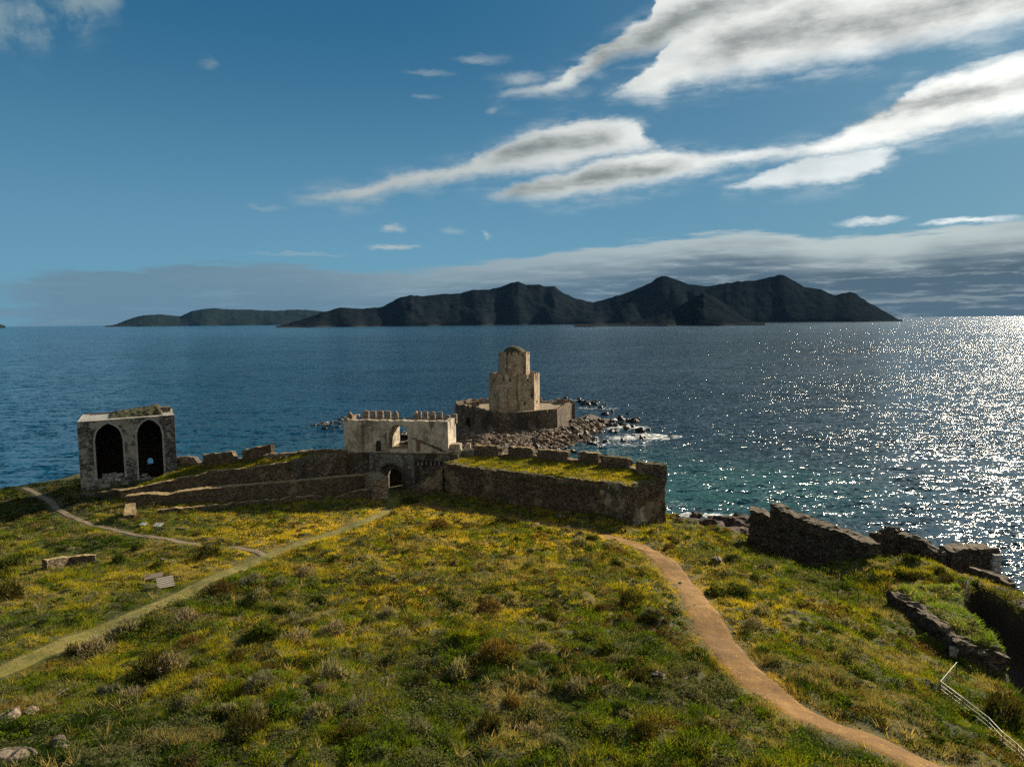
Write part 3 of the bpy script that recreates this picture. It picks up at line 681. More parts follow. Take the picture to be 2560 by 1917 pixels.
def rubble(name, path, th, m, label, cat='wall', seed=0, rag=.12, jag=.10, step=.45, group=None, parent=None, sink=.7, nt=3):
    """thick rubble wall along (x, y, zbase, ztop) stations, every surface roughened"""
    Pp = np.array(path, float); seg = np.hypot(*np.diff(Pp[:, :2], axis=0).T); cum = np.concatenate([[0], np.cumsum(seg)])
    n = max(4, int(cum[-1]/step)); s_ = np.unique(np.concatenate([np.linspace(0, cum[-1], n), cum])); n = len(s_)
    x, y, zb, zt = [np.interp(s_, cum, Pp[:, k]) for k in range(4)]
    tx, ty = np.gradient(x), np.gradient(y); l = np.hypot(tx, ty)+1e-9; nx_, ny_ = -ty/l, tx/l
    zt = zt+fbm(s_*.9, s_*0, seed*1.7, 3, seed)*rag*2; zb = zb-sink
    nh = max(3, int(np.max(zt-zb)/step)+1); rows = []
    prof = [(-.5, k/nh) for k in range(nh+1)] + [(-.5+k/nt, 1.0) for k in range(1, nt+1)] + [(.5, 1-k/nh) for k in range(1, nh+1)]
    V = []
    for (q, hgt) in prof:
        w_ = th*(1+.10*(1-hgt))
        V.append(np.stack([x+nx_*q*w_, y+ny_*q*w_, zb+(zt-zb)*hgt], 1))
    V = np.stack(V, 1)
    Q = V.reshape(-1, 3).copy()
    for k in range(3): V.reshape(-1, 3)[:, k] += fbm(Q[:, 0]*1.6, Q[:, 1]*1.6, Q[:, 2]*1.6, 3, seed+50*k+1)*jag*1.6 + vn(Q[:, 0]*4, Q[:, 1]*4, Q[:, 2]*4, seed+7*k)*jag*.5
    K_ = len(prof); Fc = []
    for a in range(n-1):
        for b_ in range(K_-1): Fc.append((a*K_+b_, a*K_+b_+1, (a+1)*K_+b_+1, (a+1)*K_+b_))
    for a, sgn in ((0, 1), (n-1, -1)):   # end caps as strips between front and back
        for b_ in range(nh):
            f = (a*K_+b_, a*K_+b_+1, a*K_+K_-2-b_, a*K_+K_-1-b_) if b_+1 < K_-2-b_ else None
            if f: Fc.append(f if sgn > 0 else f[::-1])
        f = tuple(a*K_+b_ for b_ in range(nh, nh+nt+1)); Fc.append(f if sgn > 0 else f[::-1])
    off = np.array([x[0], y[0], zb[0]])
    o = nmesh(name, V.reshape(-1, 3)-(off if parent is None else 0), Fc, m, parent, tuple(off) if parent is None else None)
    bm = bmesh.new(); bm.from_mesh(o.data); bmesh.ops.recalc_face_normals(bm, faces=bm.faces); bm.to_mesh(o.data); bm.free()
    if label: tag(o, label, cat, group)
    return o
def stones_on(mb, P, n, spread, size, seed):
    r = random.Random(seed)
    for _ in range(n):
        c = np.array(P)+np.array([r.uniform(-1, 1)*spread[0], r.uniform(-1, 1)*spread[1], r.uniform(0, 1)*spread[2]])
        s = size*r.uniform(.5, 1.2); a = r.uniform(0, 3.1)
        mb.box(c, (s*math.cos(a), s*math.sin(a), r.uniform(-.2, .2)*s), (-s*.7*math.sin(a), s*.7*math.cos(a), 0), (0, r.uniform(-.2, .2)*s, s*.5))

# ------------------------------------------------------------------ ruined building with two pointed arches
def xy(u, v, z): return atz(u, v, z)[:2]
gz = 3.6
A0 = xy(203, 1226, gz); B0 = xy(444, 1192, 4.3); e = (B0-A0)/np.linalg.norm(B0-A0); Lr = float(np.linalg.norm(B0-A0)); nb = np.array([-e[1], e[0]])
zroofL = aty(191, 1055, A0[1])[2]; zroofR = aty(437, 1037, B0[1])[2]
ruin = empty('arched_ruin', (float(A0[0]), float(A0[1]), gz)); tag(ruin, 'pale grey ruined building with two tall dark pointed arches at the left', 'ruined building')
def s_at(u, v, O=A0, e_=e, off=0.0, n_=nb):
    d_ = ray(u, v); k = d_[0]/d_[1]; O2 = O+n_*off      # (O2x+s ex) = k (O2y+s ey)
    return (k*O2[1]-O2[0])/(e_[0]-k*e_[1])
def z_at(u, v, s, O=A0, e_=e, off=0.0, n_=nb):
    p = O+e_*s+n_*off; return aty(u, v, p[1])[2]
ru = lambda x, y: (150+x/3.6867, 980+y/3.6867)
def sz(x, y): u, v = ru(x, y); s = s_at(u, v); return s, z_at(u, v, s)
a1, _ = sz(325, 500); b1, _ = sz(580, 500); _, zc1 = sz(432, 290); _, zs1 = sz(322, 430)
a2, _ = sz(715, 500); b2, _ = sz(945, 500); _, zc2 = sz(815, 252); _, zs2 = sz(710, 385)
zt_r = lambda s: zroofL+(zroofR-zroofL)*s/Lr
f1 = pointed_arch(a1, b1, zc1-1.36*(b1-a1)/2, 1.36*(b1-a1)/2); f2 = pointed_arch(a2, b2, zc2-1.36*(b2-a2)/2, 1.36*(b2-a2)/2)
sill1 = sz(450, 800)[1]; sill2 = sz(850, 800)[1]
DEP = 11.0
mb = MB(); colwall(mb, A0, e, nb, Lr, 1.1, gz-2, zt_r, [(a1, b1, sill1, f1), (a2, b2, sill2, f2)], 40)
mb.out('front_wall', M_ruin, ruin, jit=.05, seed=1)
mb = MB(); arch_rim(mb, A0, e, nb, a1, b1, sill1, f1, .30, .06, .3); arch_rim(mb, A0, e, nb, a2, b2, sill2, f2, .30, .06, .3); mb.out('arch_ring', M_vous, ruin)
mb = MB(); colwall(mb, A0+nb*1.1, nb, e, DEP-1.1, .9, gz-2, lambda s: zroofL-.1, (), 8); mb.out('side_wall', M_ruin, ruin, jit=.05)
mb = MB(); colwall(mb, B0+nb*1.1-e*.9, nb, e, DEP-1.1, .9, gz-2, lambda s: zroofR-.1, [(6.0, 7.4, gz+.2, gz+3.2)], 8); mb.out('side_wall', M_ruin, ruin, jit=.05)
sb, zb_ = (s_at(*ru(833, 640), A0, e, DEP), z_at(*ru(833, 640), s_at(*ru(833, 640), A0, e, DEP), A0, e, DEP))
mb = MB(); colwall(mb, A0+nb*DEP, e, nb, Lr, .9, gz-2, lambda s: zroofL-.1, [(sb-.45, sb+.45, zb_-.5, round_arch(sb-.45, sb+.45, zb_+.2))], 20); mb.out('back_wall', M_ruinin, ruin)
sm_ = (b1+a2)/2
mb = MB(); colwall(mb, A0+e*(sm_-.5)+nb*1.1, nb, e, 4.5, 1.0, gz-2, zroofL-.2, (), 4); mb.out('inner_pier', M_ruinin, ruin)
# roof slab with the rubble of the fallen vault on it
mb = MB(); O3 = lambda s, t, z: np.array([*(A0+e*s+nb*t), z])
zr = lambda s, t: zt_r(s)-.02*t
mb.add([O3(0.02, 1.1, zt_r(0)-.02), O3(Lr-.02, 1.1, zt_r(Lr)-.02), O3(Lr-.02, DEP+.9, zt_r(Lr)-.25), O3(.02, DEP+.9, zt_r(0)-.25)], [(0, 1, 2, 3)])
mb.add([O3(0.9, 1.1, zt_r(0)-.5), O3(Lr-.9, 1.1, zt_r(Lr)-.5), O3(Lr-.9, DEP, zt_r(Lr)-.7), O3(.9, DEP, zt_r(0)-.7)], [(0, 3, 2, 1)])
for s_, t_, s2, t2 in ((0, 1.1, Lr, 1.1), (0, DEP+.9, Lr, DEP+.9), (0, 1.1, 0, DEP+.9), (Lr, 1.1, Lr, DEP+.9)):
    mb.quad(O3(s_, t_, zt_r(s_)-.5), O3(s2, t2, zt_r(s2)-.5), O3(s2, t2, zt_r(s2)-.02), O3(s_, t_, zt_r(s_)-.02))
rf = mb.out('roof', M_vous, ruin)
# rubble mound (heightfield) on the roof
sa0, sb0 = .30*Lr, .88*Lr; NS, NTT = 46, 26; V = []
for i_ in range(NS):
    for j_ in range(NTT):
        p, q = i_/(NS-1), j_/(NTT-1); s = sa0+(sb0-sa0)*p; t_ = 1.6+(DEP-1.0)*q
        edge = min(p*7, (1-p)*10, q*5, (1-q)*5, 1); edge = max(0, edge)
        hgt = (.25+.85*p)*edge**.7
        V.append((s, t_, hgt))
V = np.array(V); hn = V[:, 2]*(1+.5*fbm(V[:, 0]*1.1, V[:, 1]*1.1, 0, 4, 77))+np.where(V[:, 2] > 0, .12*vn(V[:, 0]*3.1, V[:, 1]*3.1, 0, 5), -.1)
W3 = np.array([O3(a, b_, zt_r(a)-.05+c_) for (a, b_, _), c_ in zip(V, hn)])
i, j = np.meshgrid(np.arange(NS-1), np.arange(NTT-1), indexing='ij')
Fr = np.stack([i*NTT+j, (i+1)*NTT+j, (i+1)*NTT+j+1, i*NTT+j+1], -1).reshape(-1, 4)
nmesh('fallen_rubble', W3-np.array([*A0, gz]), Fr, M_dome, rf).parent = rf
mb = MB(); c_ = O3(Lr*.90, 6.5, zt_r(Lr)+.25); mb.box(c_, (.9*e[0], .9*e[1], 0), (.5*nb[0], .5*nb[1], 0), (0, 0, .55)); mb.out('chimney_stump', M_parap, rf, jit=.05, step=.5)
for k in range(30):
    mb = MB(); stones_on(mb, O3((a1+b1)/2, .8, sill1-.1) if k < 20 else O3(a2+.6, .6, sill2), 1, (1.5, .9, .7) if k < 20 else (.9, .7, .8), .38, k+4); mb.out('fallen_stone', M_vous, ruin, jit=.05)
for ch in ruin.children:
    ch.location = (-ruin.location.x, -ruin.location.y, -ruin.location.z)
for ch in rf.children:
    if ch.name.startswith('fallen_rubble'): ch.location = (float(A0[0]), float(A0[1]), gz)

def setbase(root):
    for ch in root.children: ch.location = (-root.location.x, -root.location.y, -root.location.z)

# ------------------------------------------------------------------ sea gate: tall pierced wall over a vaulted entrance
zg = 3.0
GA = aty(862, 1129, 114.9)[:2]; GB = aty(1121, 1135, 112.7)[:2]; ge = (GB-GA)/np.linalg.norm(GB-GA); GL = float(np.linalg.norm(GB-GA)); gn = np.array([-ge[1], ge[0]])
gate = empty('sea_gate', (float(GA[0]), float(GA[1]), zg)); tag(gate, 'battlemented pale stone gate pierced by a tall round arch, left of the sea tower', 'gatehouse')
g2 = lambda x, y: (700+x/4.424, 980+y/4.424)
def gsz(x, y, off=0.0):
    u, v = g2(x, y); s = s_at(u, v, GA, ge, off, gn); return s, z_at(u, v, s, GA, ge, off, gn)
zled = gsz(1000, 668)[1]; zt0 = gsz(800, 308)[1]; zt1 = gsz(1850, 325)[1]
GD = 6.3
oa, _ = gsz(1203, 500); ob, _ = gsz(1415, 500); zc = gsz(1310, 362)[1]; zsill = gsz(1300, 628)[1]
fo = round_arch(oa, ob, zc-(ob-oa)/2)
da, _ = gsz(1063, 600); db_, _ = gsz(1118, 600); zd = gsz(1090, 532)[1]; fd = pointed_arch(da, db_, zd-.55, .55)
topf = lambda s: zt0+(zt1-zt0)*s/GL + .06*math.sin(s*2.1)+.05*math.sin(s*5.3)
mb = MB(); colwall(mb, GA, ge, gn, GL, 1.2, zled-.3, topf, [(oa, ob, zsill, fo)], 40)
up = mb.out('upper_wall', M_gate, gate, jit=.05, step=1.2)
mb = MB(); colwall(mb, GA+ge*.03+gn*1.19, ge, gn, GL-.06, GD-1.2, zled-.3, lambda s: topf(s)-1.1, [(oa-.03, ob-.03, zsill, lambda s: fo(s+.03))], 30); mb.out('core_wall', M_gate, gate, jit=.04, step=1.2)
mb = MB(); colwall(mb, GA+ge*(GL-.75)+gn*1.19, gn, ge, GD-1.2, .75, zt1-1.3, lambda s: zt1-.02*s+.06*math.sin(s*2.7), (), 8); mb.out('end_wall', M_gate, gate, jit=.05, step=1.0)
rc, _ = gsz(1510, 600); rd, _ = gsz(1553, 600); zr0 = gsz(1530, 655)[1]; zr1 = gsz(1530, 543)[1]
Q3 = lambda s, t, z: np.array([*(GA+ge*s+gn*t), z])
mb = MB(); N_ = 10
pts = [(da, gsz(1090, 648)[1])]+[(da+(db_-da)*k/N_, fd(da+(db_-da)*k/N_)) for k in range(N_+1)]+[(db_, gsz(1090, 648)[1])]
mb.add([Q3(s, -.07, z) for s, z in pts], [tuple(range(len(pts)))]); mb.out('niche_door', M_dark, gate)
mb = MB(); mb.add([Q3(rc, -.08, zr0), Q3(rd, -.08, zr0), Q3(rd, -.08, zr1), Q3(rc, -.08, zr1)], [(0, 1, 2, 3)])
mb.add([Q3(rc-.09, -.1, zr1), Q3(rd+.09, -.1, zr1), Q3(rd+.09, -.1, zr1+.15), Q3(rc-.09, -.1, zr1+.15)], [(0, 1, 2, 3)]); mb.out('shutter', M_reddoor, gate)
mb = MB(); arch_rim(mb, GA, ge, gn, oa, ob, zsill, fo, .32, .07, .4); mb.out('arch_ring', M_gate, gate)
mb = MB(); [mb.box(Q3(s, GD*.75, zsill+.12*k_), (.5*ge[0], .5*ge[1], 0), (.5*gn[0], .5*gn[1], 0), (0, 0, .22)) for s, k_ in ((oa+1.0, 1), (oa+2.3, 2), (ob-1.2, 2.5), (ob-.4, 3))]; mb.out('fallen_blocks', M_parap, gate, jit=.08, step=.4)
# stair scar running down to the right
mb = MB(); Nn = 24; pa = gsz(1480, 510); pb = gsz(1900, 690)
for k in range(Nn):
    f0 = k/Nn; s = pa[0]+(pb[0]-pa[0])*f0
    if s > GL-.3: break
    z = pa[1]+(pb[1]-pa[1])*f0+.08*math.sin(k*2.3)
    mb.box(Q3(s, -.03, z), (.26*ge[0], .26*ge[1], 0), (.06*gn[0], .06*gn[1], 0), (0, 0, .10))
mb.out('stair_scar', M_gatelow, gate, jit=.06, step=.3)
# parapet along the rear edge with merlons
zp = lambda x: gsz(x, 292, GD-.3)[1]
mb = MB(); s0_ = gsz(830, 290, GD)[0]; colwall(mb, GA+ge*s0_+gn*(GD-.7), ge, gn, GL-s0_, .65, zt1-.3, lambda s: zp(1000)+(zp(1900)-zp(1000))*s/(GL-s0_)+.08*math.sin(s*3), (), 30); mb.out('parapet', M_parap, gate, jit=.05)
def merlon(x0, x1, ytop, ybot, pointed=False, off=GD-.35, th=.5, parent=gate, m=M_parap):
    s0, z0 = gsz(x0, ybot, off); s1, _ = gsz(x1, ybot, off); z1 = gsz((x0+x1)/2, ytop, off)[1]; mb = MB(); Lm = s1-s0
    if pointed: tf = lambda s: z1-.55*abs(s-Lm/2)/(Lm/2)**1.0*.9
    else: tf = lambda s: z1-.12*abs(s-Lm/2)*1.2
    colwall(mb, GA+ge*s0+gn*(off-th/2), ge, gn, Lm, th, z0-.7, tf, (), 6); return mb.out('merlon', m, parent, jit=.07, seed=int(x0), step=.5)
for x0, x1, yt, yb, pt, off in [(752,804,222,300,1,1.2),(922,984,205,275,0,GD-.35),(1008,1062,205,275,0,GD-.35),(1090,1142,203,278,0,GD-.35),(1166,1226,207,278,0,GD-.35),(1254,1308,205,280,1,GD-.35),
        (1486,1532,210,290,1,GD-.7),(1530,1562,212,285,0,GD-.1),(1588,1636,212,285,0,GD-.35),(1662,1716,215,287,0,GD-.35),(1744,1796,218,290,0,GD-.35),(1824,1876,252,292,0,GD-.35),(1904,1958,238,295,0,GD-.35)]:
    merlon(x0, x1, yt, yb, pt, off)
# left roof return parapet
mb = MB(); colwall(mb, GA+ge*.15, gn, ge, GD-.3, .5, zt0-.2, lambda s: zt0+.25+.1*math.sin(s*2), (), 8); mb.out('parapet', M_parap, gate, jit=.06)
# lower storey: projecting gatehouse with a double arch, curtains each side
ga_, _ = gsz(1016, 900); gb_, _ = gsz(1500, 900); oA, _ = gsz(1120, 950); oB, _ = gsz(1386, 950); zA = gsz(1252, 778)[1]; iA, _ = gsz(1188, 950); iB, _ = gsz(1350, 950); zI = gsz(1268, 852)[1]
fA = round_arch(oA-ga_, oB-ga_, zA-(oB-oA)/2); fI = round_arch(iA-ga_, iB-ga_, zI-(iB-iA)/2)
mb = MB(); colwall(mb, GA+ge*ga_-gn*1.1, ge, gn, gb_-ga_, 1.1, zg-1.5, zled-.05, [(oA-ga_, oB-ga_, zg-1.4, fA)], 20); mb.out('gatehouse_front', M_gatemid, gate, jit=.05, step=1.0)
mb = MB(); colwall(mb, GA+ge*ga_+gn*.02, ge, gn, gb_-ga_, 1.2, zg-1.5, zled-.12, [(iA-ga_, iB-ga_, zg-1.4, fI)], 20); mb.out('gatehouse_inner_arch', M_gatelow, gate)
mb = MB(); arch_rim(mb, GA+ge*ga_-gn*1.1, ge, gn, oA-ga_, oB-ga_, zg-1.0, fA, .35, .06, .4); mb.out('arch_ring', M_gatelow, gate)
mb = MB(); colwall(mb, GA+ge*(iB+.9)+gn*1.3, gn, ge, 3.6, .5, zg-1.5, zled-1, (), 4); mb.quad(Q3(ga_, 5.2, zg-1), Q3(iB+.45, 5.2, zg-1), Q3(iB+.45, 5.2, zled-.2), Q3(ga_, 5.2, zled-.2))
mb.quad(Q3(iA-1, 1.25, zg-1), Q3(iA-1, 5.2, zg-1), Q3(iA-1, 5.2, zled-.2), Q3(iA-1, 1.25, zled-.2)); mb.out('passage_wall', M_parap, gate)
mb = MB(); colwall(mb, GA-ge*.0+gn*.03, ge, gn, ga_+.05, 2.2, zg-2.0, zled+.02, (), 16); mb.out('curtain_wall', M_gatelow, gate, jit=.06, step=1.2)
zcr = gsz(1700, 700)[1]
mb = MB(); colwall(mb, GA+ge*(gb_-.05)+gn*.03, ge, gn, GL-gb_+1.6, 2.2, zg-2.0, zled-.03, (), 12); mb.out('curtain_wall', M_gatelow, gate, jit=.06, step=1.0)
for k in range(8):
    s = gsz(1540+k*47, 770)[0]; z = gsz(1700, 790)[1]; mb = MB(); r_ = .24
    P0 = GA+ge*(s-.1)-gn*.22
    mb.box(np.array([*P0, z+.1]), (.12*ge[0], .12*ge[1], 0), (.25*gn[0], .25*gn[1], 0), (0, 0, .32)); mb.out('corbel', M_gatemid, gate, jit=.03)
mb = MB(); colwall(mb, GA+ge*(gb_+.1)-gn*.5, ge, gn, GL-gb_+.2, .52, gsz(1700, 755)[1], zled+.05, (), 8); mb.out('corbel_table', M_gatelow, gate, jit=.04)
# ledge pavement between lower and upper wall
mb = MB(); colwall(mb, GA+ge*ga_*.2-gn*.25, ge, gn, gb_-ga_*.2, .3, zled-.22, zled+.03, (), 12); mb.out('string_course', M_gatelow, gate, jit=.04)
setbase(gate)
# blocks stepping down right of the gate
GR = GB+ge*.05
def small(name, x0, x1, ytop, ybot, off, th, m, label, cat='wall', parent=None, group=None, seed=0, pt=False):
    s0, z0 = gsz(x0, ybot, off); s1, _ = gsz(x1, ybot, off); z1 = gsz((x0+x1)/2, ytop, off)[1]; mb = MB()
    P_ = GA+ge*s0+gn*(off-th/2); colwall(mb, P_, ge, gn, s1-s0, th, z0-1.0, z1, (), 6)
    o = mb.out(name, m, parent, loc=None if parent else (float(P_[0]), float(P_[1]), float(z0-1)), jit=.05, seed=seed, step=.6)
    if label: tag(o, label, cat, group)
    return o
small('stone_block_wall', 1868, 2003, 568, 700, 2.0, 1.6, M_gate, 'pale squared wall stub joined to the right foot of the gate')
small('stone_merlon', 2068, 2112, 566, 660, 3.0, .6, M_gate, 'thin upright pale merlon between the gate and the rampart parapet', 'merlon')
small('parapet_wall', 2000, 2150, 642, 700, 2.6, 1.2, M_gatemid, 'low pale parapet sill right of the gate stub')

# ------------------------------------------------------------------ rampart on the right with grassed top
r4 = lambda x, y: (1050+x/3.403, 1080+y/3.403)
zT0, zT1 = 8.0, 8.9
FL = xy(*r4(205, 272), zT0); FR = xy(*r4(1822, 458), zT1); SR = xy(*r4(2098, 402), zT1+.1)
BR_ = np.array([SR[0]+.8, SR[1]+8.5]); BL_ = np.array([FL[0]+3.5, FL[1]+6.3])
def lerp(a, b_, t): return np.asarray(a)*(1-t)+np.asarray(b_)*t
rub = []
def gzs(p): return float(gz_fast(p[0], p[1]))
front = [(*lerp(FL, FR, t), 3.0, zT0+(zT1-zT0)*t+.05*math.sin(t*17)) for t in np.linspace(0, 1, 14)]
side = [(*lerp(FR, SR, t), 2.4, zT1+.1*t) for t in np.linspace(0, 1, 5)][1:]
nin = np.array([-(FR-FL)[1], (FR-FL)[0]]); nin = nin/np.linalg.norm(nin)
RMP = empty('rampart', (float(FL[0]), float(FL[1]), 3.0)); tag(RMP, 'long thick rubble rampart with grassed top, right of the gate path', 'rampart wall')
inset = [(p[0]+nin[0]*.7, p[1]+nin[1]*.7, p[2], p[3]) for p in front]; inset[-1] = (inset[-1][0]-.6, inset[-1][1]+.1, *inset[-1][2:])
fs = inset + [(p[0]-.9, p[1]+.55, p[2], p[3]) for p in side]
rubble('rampart', fs, 1.4, M_ramp, None, seed=11, rag=.08, jag=.16, step=.4, parent=RMP, sink=1.5).name = 'front_wall'
rubble('sea_side', [(SR[0]-.9, SR[1]+.6, 0, 8.9), (BR_[0]-.9, BR_[1], 0, 8.8)], 1.6, M_ramp, None, seed=12, jag=.16, parent=RMP, sink=2)
rubble('end_wall', [(FL[0]+.3, FL[1]+.9, 3, 7.9), (BL_[0], BL_[1], 3, 8.3)], 1.4, M_ramp, None, seed=13, jag=.12, parent=RMP, sink=1)
setbase(RMP)
TER_R = [FL+nin*.8, FR+nin*.8+np.array([-.9, 0]), SR+np.array([-1.2, .7]), BR_, BL_]
def terrace(name, poly, zf, seed, res=.5):
    P = np.array(poly)[:, :2]; x0, y0 = P.min(0)-.5; x1, y1 = P.max(0)+.5
    gx, gy = np.meshgrid(np.arange(x0, x1, res), np.arange(y0, y1, res)); sd = sdist(gx, gy, P)
    z = zf(gx, gy)+fbm(gx*.5, gy*.5, 0, 3, seed)*.25; z = np.where(sd > .15, z-.9, z)
    nX = gx.shape[1]; i, j = np.meshgrid(np.arange(gx.shape[0]-1), np.arange(nX-1), indexing='ij')
    Fq = np.stack([i*nX+j, i*nX+j+1, (i+1)*nX+j+1, (i+1)*nX+j], -1).reshape(-1, 4)
    keep = sd.ravel()[Fq].min(1) < .3; o = nmesh(name, np.stack([gx, gy, z], -1).reshape(-1, 3), Fq[keep], M_soil, smooth=True); tag(o, kind='structure')
    return zf, P, seed
zfR = lambda x, y: zT0-.05+(zT1-zT0)*np.clip((x-FL[0])/(FR[0]-FL[0]), 0, 1.1)
TR = terrace('rampart_turf', TER_R, zfR, 31)
def tz(T, x, y): return T[0](x, y)+fbm(x*.5, y*.5, 0, 3, T[2])*.25
# ruined parapet: each surviving block of it
PAR = empty('broken_parapet', (float(BL_[0]), float(BL_[1]), 8.2)); tag(PAR, 'broken sea parapet of separate blocks along the back of the grassed rampart', 'parapet')
for k, (x0, x1, t0, t1, bot0, bot1) in enumerate([(455,665,108,122,188,215),(752,965,124,140,208,225),(1000,1252,146,166,232,258),(1345,1518,170,190,262,280),(1535,1772,196,226,285,318),(1838,2052,250,276,345,395)]):
    zb0, zb1 = zfR(xy(*r4(x0, bot0), 8.3)[0], 0), zfR(xy(*r4(x1, bot1), 8.8)[0], 0)
    p0 = xy(*r4(x0, bot0), float(zb0)); p1 = xy(*r4(x1, bot1), float(zb1)); n_x = np.array([-(p1-p0)[1], (p1-p0)[0]]); n_x /= np.linalg.norm(n_x)
    h0 = aty(*r4(x0, t0), p0[1])[2]; h1 = aty(*r4(x1, t1), p1[1])[2]; th = 1.0
    c0, c1 = p0+n_x*th/2, p1+n_x*th/2
    pth = [(*c0, zb0, h0-.1)]+[(*lerp(c0, c1, t), zb0, h0+(h1-h0)*t) for t in (.08, .35, .7, .93)]+[(*c1, zb1, h1-(.5 if k in (0, 1) else .15))]
    rubble('merlon', pth, th, M_ramp if k > 3 else M_low, None, seed=60+k, rag=.10, jag=.12, step=.4, parent=PAR, sink=.9).name = 'merlon'
    if k: rubble('sill', [(*pc, zz, zz+.45), (*c0, zb0, zb0+.45)], .9, M_low, None, seed=80+k, rag=.06, jag=.08, parent=PAR, sink=.8)
    pc, zz = c1, zb1
setbase(PAR)

# sloping ramp wall left of the rampart
p0 = atz(1006, 1236, 3.2); p1 = np.array([*(FL+np.array([-.3, .6])), 7.4])
rubble('ramp_wall', [(p0[0], p0[1], 3.0, 3.5), (*lerp(p0, p1, .5)[:2], 3.2, 5.3), (p1[0], p1[1], 3.2, 7.3)], 1.2, M_ramp, 'sloping grass-edged ramp wall climbing from the gate path to the rampart', seed=14, rag=.06)

# ------------------------------------------------------------------ left terraces and walls
r1 = ru
w2 = [(560, 905, 4.6), (760, 868, 5.0), (960, 822, 5.5), (1130, 785, 5.9), (1250, 765, 6.2), (1390, 722, 6.8), (1560, 712, 7.1), (1780, 690, 7.7), (2000, 655, 8.3), (2108, 640, 8.7)]
pw = [(*xy(*r1(a, b_), z), 3.0, z) for a, b_, z in w2]
rubble('retaining_wall', pw, 1.0, M_low, 'upper brown retaining wall of the grass terrace right of the arched ruin', seed=21, rag=.04, jag=.09, sink=1)
cN = pw[-1]; q2 = GA+ge*.1-gn*.1
rubble('curtain_wall', [(cN[0]+.2, cN[1]+.3, 3, 8.6), (cN[0]+.8, cN[1]+4.5, 3, aty(735, 1143, cN[1]+4.5)[2]), (*lerp(np.array(cN[:2])+[.8, 4.5], q2, .5), 3, aty(795, 1131, (cN[1]+4.5+q2[1])/2)[2]), (*q2, 3, aty(860, 1130, q2[1])[2])], 1.3, M_gatelow, 'dark recessed curtain wall between the retaining wall and the gate', seed=22, rag=.03, jag=.10, sink=1)
w1 = [(612, 950, 4.9), (700, 940, 4.95), (850, 925, 5.1), (1000, 938, 5.0), (1080, 915, 5.3), (1300, 885, 5.5), (1700, 852, 5.7), (2209, 808, 5.9)]
pw1 = [(*xy(*r1(a, b_), z), 3.4, z) for a, b_, z in w1]+[(*xy(*g2(960, 908), 6.1), 3.2, 6.1)]
rubble('field_wall', pw1, 1.5, M_low, 'long low wall with sunlit coping running from the ruin to the gate path', seed=23, rag=.025, jag=.06, sink=1)
pe = xy(*g2(960, 905), 6.1); pf = xy(*g2(1100, 985), 6.0)
d1 = pf-pe; d1 = d1/np.linalg.norm(d1)
rubble('wall_pier', [(*(pe+d1*.3+[.7, 0]), 3.2, 6.5), (*(pf+[.2, .2]), 2.6, 6.4)], 2.3, M_parap, 'grass-topped rubble pier ending the long low wall beside the gate path', 'pier', seed=24, rag=.06, jag=.12, sink=1)
q0 = gat(*g2(600, 1175)); q1 = xy(*g2(1010, 1100), 4.2)
rubble('bank_wall', [(q0[0], q0[1], q0[2]-.3, q0[2]+.15), (*lerp(q0[:2], q1, .5), 3.2, 4.3), (*q1, 3.2, 4.7)], .9, M_low, 'half buried stone bank below the pier beside the gate path', seed=25, rag=.05)
bl = [r1(*p) for p in [(900, 1125), (1200, 1095), (1600, 1060), (1900, 1030), (2200, 1000)]]+[g2(460, 1185)]
pb_ = [gat(*p) for p in bl]
rubble('stone_bank', [(p[0], p[1], p[2]-.2, p[2]+.6) for p in pb_], .6, M_low, 'thin low stone bank crossing the yellow grass below the long wall', seed=26, rag=.12, jag=.1, sink=.5)
# buttress-like stub by the footpath
p0 = gat(*r1(640, 1165)); p1 = xy(*r1(650, 1040), 4.9)
rubble('wall_stub', [(p0[0], p0[1], 3.6, p0[2]+.5), (*p1, 3.6, 5.1)], 1.3, M_low, 'short pale-edged wall stub running towards the camera from the long wall', seed=27, rag=.06, jag=.08)
# base wall under the ruin
p = [(*xy(*r1(a, b_), z), 2.6, z) for a, b_, z in [(130, 930, 3.7), (330, 925, 3.9), (520, 905, 4.2), (620, 900, 4.4)]]
rubble('plinth_wall', p, 1.2, M_sea, 'dark broken plinth of rubble under the left foot of the arched ruin', seed=28, rag=.15, jag=.15)
# left terrace turf
back = [(*r1(1085, 668), 6.2), (*r1(1350, 655), 6.6), (*r1(1650, 625), 7.4), (*r1(1960, 590), 8.4), (*g2(300, 665), 9.0), (*g2(560, 645), 9.3), (*g2(740, 655), 9.2)]
TLp = [np.array(q[:2])+[0, .4] for q in pw]+[np.array([cN[0]+1.2, cN[1]+4.8]), q2]+[xy(*b_) for b_ in back[::-1]]+[xy(*r1(1085, 720), 6.0)]
_tx = np.array([q[:2] for q in pw]+[xy(*b_) for b_ in back]); _tzv = np.array([q[3] for q in pw]+[b_[2] for b_ in back])
def zfL(x, y):
    x = np.asarray(x, float); y = np.asarray(y, float); num = 0; den = 0
    for (a, b_), zz in zip(_tx, _tzv): w_ = 1/((x-a)**2+(y-b_)**2+1.5)**1.5; num = num+w_*zz; den = den+w_
    return num/den-.22
TLt = terrace('terrace_turf', TLp, zfL, 33)
bw = [(*xy(*b_), 0, b_[2]+.25) for b_ in back]
rubble('sea_parapet', bw, .8, M_low, 'low sea-side parapet footing along the back of the left terrace', seed=29, rag=.12, sink=2.5)
